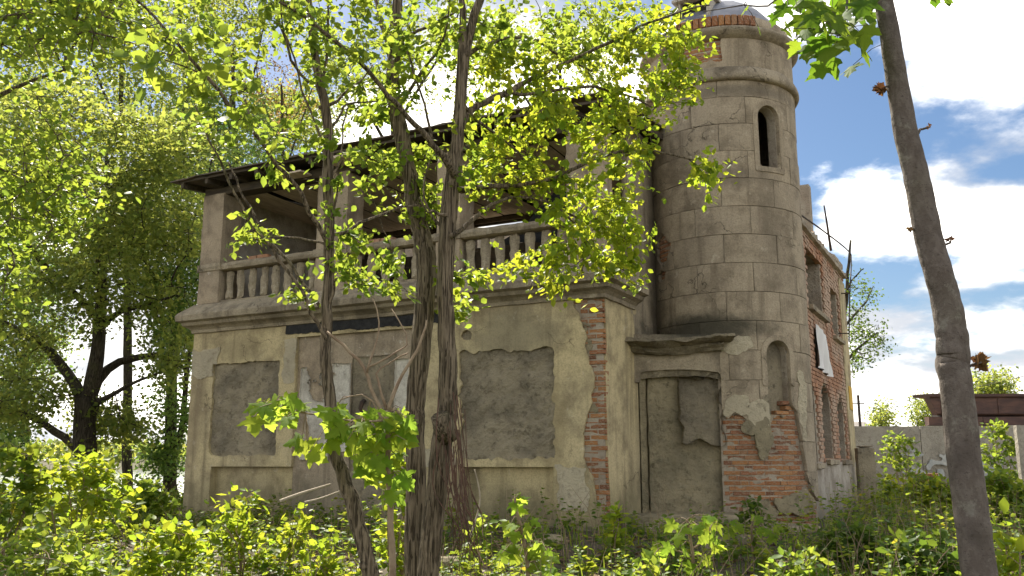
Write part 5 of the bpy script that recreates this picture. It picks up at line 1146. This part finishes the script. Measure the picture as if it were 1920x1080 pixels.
# ================================================================== SAPLINGS AND SHRUBS
def maple_sapling(px, Y, stem, clusters, label, seed, size=.13, forks=(), group='maple saplings with big soft leaves'):
    P, r = poly(stem, Y); P, r = to_ground(P, r, 1.3); base = P[0].copy(); base[2] += .1
    t = Tree('maple_sapling', label, 'sapling', base, M['twig_dry'], M['leaf'], seed, group); t.limb(P, r, 'stem', 8, None, .06, .012)
    for f_ in forks: 
        Pf, rf = poly(f_, Y, .1); t.limb(Pf, rf, 'branch', 7, None, .06, .012)
    rr = random.Random(seed); Al, Bl = [], []
    for (cx, cy, rx, ry, n_) in clusters:
        for k in range(n_):
            p = at(cx + rr.uniform(-rx, rx), cy + rr.uniform(-ry, ry), Y + rr.uniform(-.18, .18)); a = rr.uniform(0, 2 * math.pi)
            leaf_at(t.root, t.o, p, (math.cos(a), math.sin(a) * .6, rr.uniform(-1.1, -.2)), (rr.uniform(-.5, .5), rr.uniform(-1.3, -.2), rr.uniform(.5, 1)), size * rr.uniform(.6, 1.15), SOFT, rr)
            N_ = np.array(t.P); q = N_[np.argmin(((N_ - p) ** 2).sum(1))]; mid = (p + q) / 2 + [0, 0, .03]; Al += [q, mid]; Bl += [mid, p]
    V, F = frusta(np.array(Al) - t.o, np.array(Bl) - t.o, np.full(len(Al), .0028), np.full(len(Al), .002), 5); o = link('leaf_stalks', fast_mesh('leaf_stalks', V, F, M['twig_dry'], smooth=True), t.root); o['kind'] = 'stuff'
    return t
maple_sapling(730, 5.6, [(738, 1085, 13), (734, 980, 11), (728, 880, 10), (725, 770, 9)], [(700, 800, 68, 34, 26), (725, 850, 42, 46, 20), (735, 930, 26, 40, 8), (650, 815, 34, 20, 10), (622, 775, 16, 16, 7), (505, 765, 36, 18, 14), (540, 752, 20, 12, 7), (600, 835, 34, 14, 5), (690, 850, 30, 30, 6), (740, 800, 26, 26, 10), (680, 800, 30, 20, 10)],
              'maple sapling with big soft leaves between the slender trunk and the twin trunks', 5, .13,
              [[(726, 780, 8), (700, 740, 7), (685, 690, 7), (650, 655, 6), (613, 622, 5)], [(726, 770, 6), (712, 720, 5), (708, 695, 4), (735, 678, 3), (765, 662, 3)], [(728, 775, 8), (742, 735, 7), (762, 690, 6), (790, 640, 5), (800, 600, 3)], [(688, 700, 5), (705, 650, 4), (712, 610, 3), (700, 560, 2)], [(690, 690, 4), (740, 665, 4), (765, 640, 3), (735, 580, 2)], [(720, 790, 5), (650, 790, 3), (560, 770, 3), (515, 762, 2)], [(727, 800, 6), (690, 745, 3), (640, 748, 2)]])
maple_sapling(1290, 8.2, [(1298, 1090, 7), (1300, 1040, 6), (1290, 990, 5), (1288, 975, 4)], [(1290, 990, 34, 14, 8), (1250, 1040, 30, 20, 9), (1325, 1010, 26, 20, 7), (1300, 1050, 22, 14, 6), (1330, 975, 18, 8, 4)], 'maple sapling with sunlit yellow leaves below the blocked doorway', 8, .13, [[(1300, 1045, 4), (1262, 1030, 3), (1240, 1030, 2)], [(1298, 1030, 4), (1322, 1010, 3), (1335, 985, 2)]])
maple_sapling(1400, 9.6, [(1412, 1070, 5), (1410, 1010, 4), (1408, 985, 3)], [(1385, 985, 20, 10, 6), (1412, 975, 16, 8, 5), (1440, 1000, 24, 10, 6), (1460, 995, 10, 8, 3)], 'small maple sapling with yellow leaves in front of the brick tower foot', 9, .12, [[(1411, 1020, 3), (1385, 990, 2)], [(1411, 1025, 3), (1445, 1000, 2)]])
maple_sapling(985, 7.2, [(990, 1090, 8), (985, 1030, 7), (972, 970, 6), (966, 935, 4)], [(968, 945, 16, 14, 6), (975, 990, 30, 20, 12), (1000, 1030, 46, 18, 14), (960, 1040, 30, 20, 8), (1030, 1050, 24, 18, 7)], 'tall maple sapling with bright leaves below the dark filled window', 12, .105, [[(980, 1010, 4), (1015, 1020, 3), (1040, 1035, 2)], [(976, 990, 4), (955, 1010, 3)]])

def shrub(name, label, px, top, Y, spread, nT, size, mat, seed, K=9, low=.25, cat='shrub', lean=0.0, group='shrubs and weeds round the ruin', flat=.6, near=True, length=.28):
    b0 = at(px, 870, Y); gz = float(ground(b0[0], b0[1])); tp = at(px, top, Y); H = tp[2] - gz; sx = spread / FPX * Y
    t = Tree(name, label, cat, (b0[0], b0[1], gz), M['twig_dry'], mat, seed, group); rg = t.rng
    ns = max(2, int(nT ** .5 * .6))
    for k in range(ns):
        a = rg.uniform(0, 6.28); q = np.array([b0[0] + .12 * sx * math.cos(a), b0[1] + .12 * sx * math.sin(a), gz - .05]); e = np.array([b0[0] + lean * sx + .5 * sx * rg.normal() * .6, b0[1] + .4 * sx * rg.normal(), gz + H * rg.uniform(.6, .92)])
        m_ = (q + e) / 2 + np.array([rg.normal() * .05, rg.normal() * .05, .08 * H]); t.limb([q, m_, e], [.008 + .004 * H, .006 + .002 * H, .003], 'stem', 6, None, .1, .01)
    z = gz + H * (low + (1 - low) * rg.uniform(0, 1, nT) ** .8); f = np.sqrt(np.clip(1.02 - ((z - gz) / H - .35) ** 2 / .45, .06, 1)); a = rg.uniform(0, 6.28, nT); rr_ = np.sqrt(rg.uniform(0, 1, nT))
    T = np.stack([b0[0] + lean * sx * (z - gz) / H + sx * f * rr_ * np.cos(a), b0[1] + .8 * sx * f * rr_ * np.sin(a), z], 1)
    tips, dirs = t.grow(T, .10, .0018, .08, .2, up=.05); dirs[:, 2] += .05
    t.crown([spray(tips, dirs, K, length, size, rg, flat, .25, near, .03)], name='foliage'); return t
for a_ in (
    ('shrub', 'yellow-lit leafy shrub before the left sunk panel of the facade', 450, 925, 8.4, 85, 60, .085, 'leaf', 201),
    ('shrub', 'upright lit shrub stem right of the left sunk panel', 562, 945, 8.2, 24, 20, .08, 'leaf', 202),
    ('shrub', 'large sunlit shrub under the spreading lake tree', 150, 850, 10, 120, 120, .10, 'leaf', 203),
    ('shrub', 'amber-tinged shrub at the far left edge', 25, 830, 8.5, 75, 70, .095, 'herb', 204),
    ('shrub', 'darker green shrub at the left house corner', 280, 905, 12.5, 65, 60, .10, 'leaf_mid', 205),
    ('shrub', 'pale low shrub spreading across the bottom left corner', 110, 985, 7, 150, 90, .075, 'leaf_mid', 206),
    ('shrub', 'low leafy shrub between the left corner and the sunk panel shrub', 330, 985, 7.2, 85, 60, .085, 'leaf', 207),
    ('shrub', 'small sprouting shrub at the foot of the slender trunk', 748, 850, 7.4, 36, 60, .075, 'leaf', 208),
    ('shrub', 'low sprouts right behind the twin trunks', 905, 960, 8.5, 26, 14, .08, 'leaf_mid', 209),
    ('shrub', 'thin yellow sprig standing alone under the bare brick corner', 1152, 955, 9.3, 13, 16, .085, 'leaf', 210),
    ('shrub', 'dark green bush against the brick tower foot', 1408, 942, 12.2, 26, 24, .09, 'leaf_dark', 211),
    ('shrub', 'bright leafy shrub cut by the bottom right corner behind the grey trunk', 1885, 965, 4.9, 40, 40, .075, 'leaf', 212),
    ('shrub', 'tall feathery shrub in front of the concrete wall beside the slab', 1685, 808, 23, 46, 70, .12, 'leaf_mid', 213),
    ('shrub', 'tall feathery shrub in front of the wall beside the pale post', 1878, 792, 25, 44, 80, .13, 'leaf_mid', 214),
    ('shrub', 'sunlit broad-leaved weeds left of the grey trunk', 1740, 893, 15, 70, 90, .13, 'leaf', 215),
    ('shrub', 'yellowish weed clump beside the slab foot', 1662, 895, 17.5, 26, 24, .12, 'leaf', 216),
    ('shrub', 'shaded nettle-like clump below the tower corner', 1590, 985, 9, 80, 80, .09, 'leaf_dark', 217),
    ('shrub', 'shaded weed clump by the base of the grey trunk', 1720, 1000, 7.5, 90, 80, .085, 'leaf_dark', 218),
    ('shrub', 'green weeds right of the grey trunk below the wall', 1870, 885, 13, 60, 70, .11, 'leaf_mid', 219),
    ('shrub', 'low bright plant along the bottom edge under the tower', 1480, 1035, 7.2, 70, 50, .085, 'leaf_mid', 220),
    ('shrub', 'low sprig along the bottom edge below the door step', 1215, 1050, 7.6, 50, 22, .08, 'leaf_mid', 221),
    ('shrub', 'low leafy sprig at the foot of the slender trunk on its left', 610, 1010, 7.4, 55, 34, .08, 'leaf', 222),
    ('shrub', 'lakeside bush below the water view', 225, 925, 19, 60, 60, .13, 'leaf_far', 223)):
    nm, lb, px, top, Y, sp, nT, sz, mt, sd = a_
    shrub(nm, lb, px, top, Y, sp, nT, sz, M[mt], sd)

# --- herbs and grass over the ground: nobody could count them
def in_house(x, y):
    d = np.stack([x, y], -1) - C0[:2]; lx = d @ EX[:2]; ly = d @ EY[:2]
    return ((lx > -8.5) & (lx < .1) & (ly > -.25) & (ly < 11)) | ((lx > -.2) & (lx < 2.6) & (ly > .2) & (ly < 11)) | (np.hypot(lx - TX, ly - TY) < 1.6)
rg = np.random.default_rng(5)
def scatter(n, y0, y1, side=.68):
    y = y0 + (y1 - y0) * rg.uniform(0, 1, n) ** 1.15; x = rg.uniform(-side, side, n) * y; k = ~in_house(x, y); return x[k], y[k]
x, y = scatter(5200, 5.2, 27); pxs = x / y * FPX * 1.02 + 960
den = fbm(np.stack([x * .5, y * .5, 0 * x], -1), 21, 3); front_bare = (pxs > 560) & (pxs < 1480) & (y > 8.8)
keep = np.where(front_bare, rg.uniform(0, 1, len(x)) < .55, den > -.42); x, y, pxs, den, front_bare = [a_[keep] for a_ in (x, y, pxs, den, front_bare)]
H = np.where(pxs > 1500, .66, .48) * (.75 + .8 * den) * rg.uniform(.5, 1.2, len(x)); H = np.where(front_bare, H * .95, H); H = np.clip(H, .08, .9); H = np.where(y < 6.5, H * .8, H)
zb = ground(x, y); K = 15; n = len(x)
s_ = rg.uniform(.15, 1.0, (n, K)); a = rg.uniform(0, 6.28, (n, 1)) + np.arange(K)[None] * 2.4 + rg.normal(size=(n, K)) * .3
ln = rg.normal(size=(n, 2)) * .18
Pb = np.stack([x[:, None] + ln[:, :1] * H[:, None] * s_ ** 2, y[:, None] + ln[:, 1:] * H[:, None] * s_ ** 2, zb[:, None] + H[:, None] * s_], -1)
ld = np.stack([np.cos(a), np.sin(a), rg.uniform(-.35, .45, (n, K))], -1); nn = np.array([0, 0, 1.]) + rg.normal(size=(n, K, 3)) * .45
sz = (.055 + .05 * rg.uniform(0, 1, (n, 1))) * (1.15 - .6 * s_) * (1 + .035 * np.clip(y[:, None] - 8, 0, 20)) * rg.uniform(.7, 1.3, (n, K))
V, F = put_leaves(Pb.reshape(-1, 3), ld.reshape(-1, 3), nn.reshape(-1, 3), sz.ravel()); rn = np.clip(rg.uniform(0, 1, (n, 1)) * .7 + rg.uniform(0, .3, (n, K)), 0, 1)
o = link('undergrowth', fast_mesh('undergrowth', V, F, M['herb'], np.repeat(rn.ravel(), 7))); tag(o, 'dense green weeds and nettles covering the ground', 'undergrowth', None, 'stuff')
A_ = np.stack([x, y, zb - .03], 1); B_ = np.stack([x + ln[:, 0] * H, y + ln[:, 1] * H, zb + H], 1); V, F = frusta(A_, B_, np.full(n, .004), np.full(n, .0015), 4)
o = link('weed_stems', fast_mesh('weed_stems', V, F, M['twig_dry'])); tag(o, 'thin stems of the weeds on the ground', 'weed stems', None, 'stuff')
x, y = scatter(8000, 4.5, 30); n = len(x); h = rg.uniform(.07, .26, n); a = rg.uniform(0, 6.28, n); zb = ground(x, y); wd = rg.uniform(.004, .008, n) * (1 + .05 * y)
bx, by = np.cos(a), np.sin(a); t_ = rg.uniform(.2, .9, n) * h
V = np.stack([np.stack([x - by * wd, y + bx * wd, zb - .02], 1), np.stack([x + by * wd, y - bx * wd, zb - .02], 1), np.stack([x + bx * t_ * .35 + by * wd * .7, y + by * t_ * .35 - bx * wd * .7, zb + h * .6], 1), np.stack([x + bx * t_ * .35 - by * wd * .7, y + by * t_ * .35 + bx * wd * .7, zb + h * .6], 1), np.stack([x + bx * t_, y + by * t_, zb + h], 1)], 1)
Fq = np.array([(0, 1, 2), (0, 2, 3), (3, 2, 4)])[None] + (np.arange(n) * 5)[:, None, None]
o = link('grass', fast_mesh('grass', V.reshape(-1, 3), Fq.reshape(-1, 3), M['herb'], np.repeat(rg.uniform(0, .88, n), 5))); tag(o, 'thin grass blades between the weeds', 'grass', None, 'stuff')

x, y = scatter(9000, 5, 24); n = len(x)
V, F = put_leaves(np.stack([x, y, ground(x, y) + .012], 1), np.concatenate([rg.normal(size=(n, 2)), rg.normal(size=(n, 1)) * .15], 1), np.array([0, 0, 1.]) + rg.normal(size=(n, 3)) * .35, rg.uniform(.05, .11, n))
o = link('leaf_litter', fast_mesh('leaf_litter', V, F, leaf_mat('dead_leaf', (.16, .10, .055), (.30, .22, .13), (.12, .07, .03), (.2, .13, .06), .25), np.repeat(rg.uniform(0, 1, n), 7))); tag(o, 'dead brown leaves lying between the weeds', 'leaf litter', None, 'stuff')
n = 420; x = rg.uniform(-.6, .62, n); y = rg.uniform(5.6, 15, n); x = x * y; k = ~in_house(x, y); x, y = x[k], y[k]; n = len(x); z = ground(x, y); h = rg.uniform(.2, .75, n); ln = rg.normal(size=(n, 2)) * .22
A_ = np.stack([x, y, z - .02], 1); m_ = np.stack([x + ln[:, 0] * h * .4, y + ln[:, 1] * h * .4, z + h * .55], 1); B_ = np.stack([x + ln[:, 0] * h * 1.3, y + ln[:, 1] * h * 1.3, z + h], 1)
V1, F1 = frusta(A_, m_, np.full(n, .0045), np.full(n, .0032), 5); V2, F2 = frusta(m_, B_, np.full(n, .0032), np.full(n, .0014), 5)
o = link('dead_stalks', fast_mesh('dead_stalks', np.concatenate([V1, V2]), np.concatenate([F1, F2 + len(V1)]), M['twig_dry'], smooth=True)); tag(o, 'pale dead stalks of last year standing among the weeds', 'dead stalks', None, 'stuff')
# --- dry creeper hanging round the foot of the twin trunks, broken sticks, rubble
rr = np.random.default_rng(9); dc = empty('dry_creeper', tuple(at(868, 1080, 6.35)[:2]) + (float(ground(*at(868, 1080, 6.35)[:2])),), 0, 'tangle of dry brown creeper stems at the right foot of the twin trunks', 'creeper'); do = np.array(dc.location)
Vs, Fs = [], []; k0 = 0
for k in range(34):
    x0 = rr.normal(860, 12); y0 = rr.uniform(720, 930); x1 = x0 + rr.normal(12, 17); yb = rr.uniform(1000, 1120); yy = 6.32 + rr.normal() * .10
    pts = [at(x0 - rr.uniform(0, 18), y0, yy), at(x0 + rr.normal() * 9, y0 * .6 + yb * .4, yy - rr.uniform(0, .12)), at(x1 + rr.normal() * 10, y0 * .25 + yb * .75, yy - rr.uniform(0, .2)), at(x1 + rr.normal() * 22, yb, yy + rr.normal() * .15)]
    V, F = tube(catmull(pts, 14), np.linspace(.0045, .002, 14) * rr.uniform(.5, 1.2), 4, None, False); Vs.append(V - do); Fs += [tuple(i + k0 for i in f) for f in F]; k0 += len(V)
o = obj('stems', np.concatenate(Vs), Fs, simple('dry_creeper_stem', (.14, .075, .05), (.09, .055, .04), 6), dc); o['kind'] = 'stuff'
for (p_, Y, w_, lb) in (([(525, 940), (565, 925), (620, 908)], 7.6, 7, 'pale broken stick lying across weeds left of the slender trunk, upper one'), ([(572, 942), (600, 935), (640, 920)], 7.5, 5, 'pale broken stick lying across weeds left of the slender trunk, lower shorter one'), ([(880, 1010), (900, 940), (890, 880)], 6.9, 4, 'bent dry stick standing right of the twin trunks')):
    pts = np.array([at(q[0], q[1], Y + .05 * i) for i, q in enumerate(p_)]); V, F = tube(catmull(pts, 12), np.linspace(1, .55, 12) * w_ / 2 / FPX * Y, 7); o = obj('stick', V - pts[0], F, simple('bleached_stick', (.42, .36, .28), (.30, .25, .18), 8), None, True); o.location = tuple(pts[0]); tag(o, lb, 'stick', 'broken sticks in the weeds')
for k, (px, py, Y, s_, lb) in enumerate(((1385, 1015, 10.5, .30, 'largest grey rubble block lying before the tower plinth'), (1345, 1020, 10.2, .22, 'smaller rubble block left of the largest one'), (1250, 985, 12.0, .24, 'rubble piece resting by the door step'), (840, 1015, 9.2, .20, 'pale rubble lump behind the twin trunks'), (1700, 985, 9.8, .22, 'flat stone in the shade of the weeds left of the grey trunk'), (1030, 1000, 11.0, .18, 'small stone below the right sunk panel'), (560, 985, 11.4, .2, 'rubble lump at the foot of the door bay'))):
    p = at(px, py, Y); gz = float(ground(p[0], p[1])); V, F = grid_box(-s_, s_, -s_ * .7, s_ * .7, -.08, s_ * .55, s_ / 3.2, s_ * .16, 60 + k, 3.0)
    o = obj('rubble_block', V, F, M['cement2'] if k % 2 else M['mossy']); o.location = (p[0], p[1], gz); o.rotation_euler = (.1 * k % .4, .05, k * 1.1); tag(o, lb, 'rubble', 'rubble round the walls')
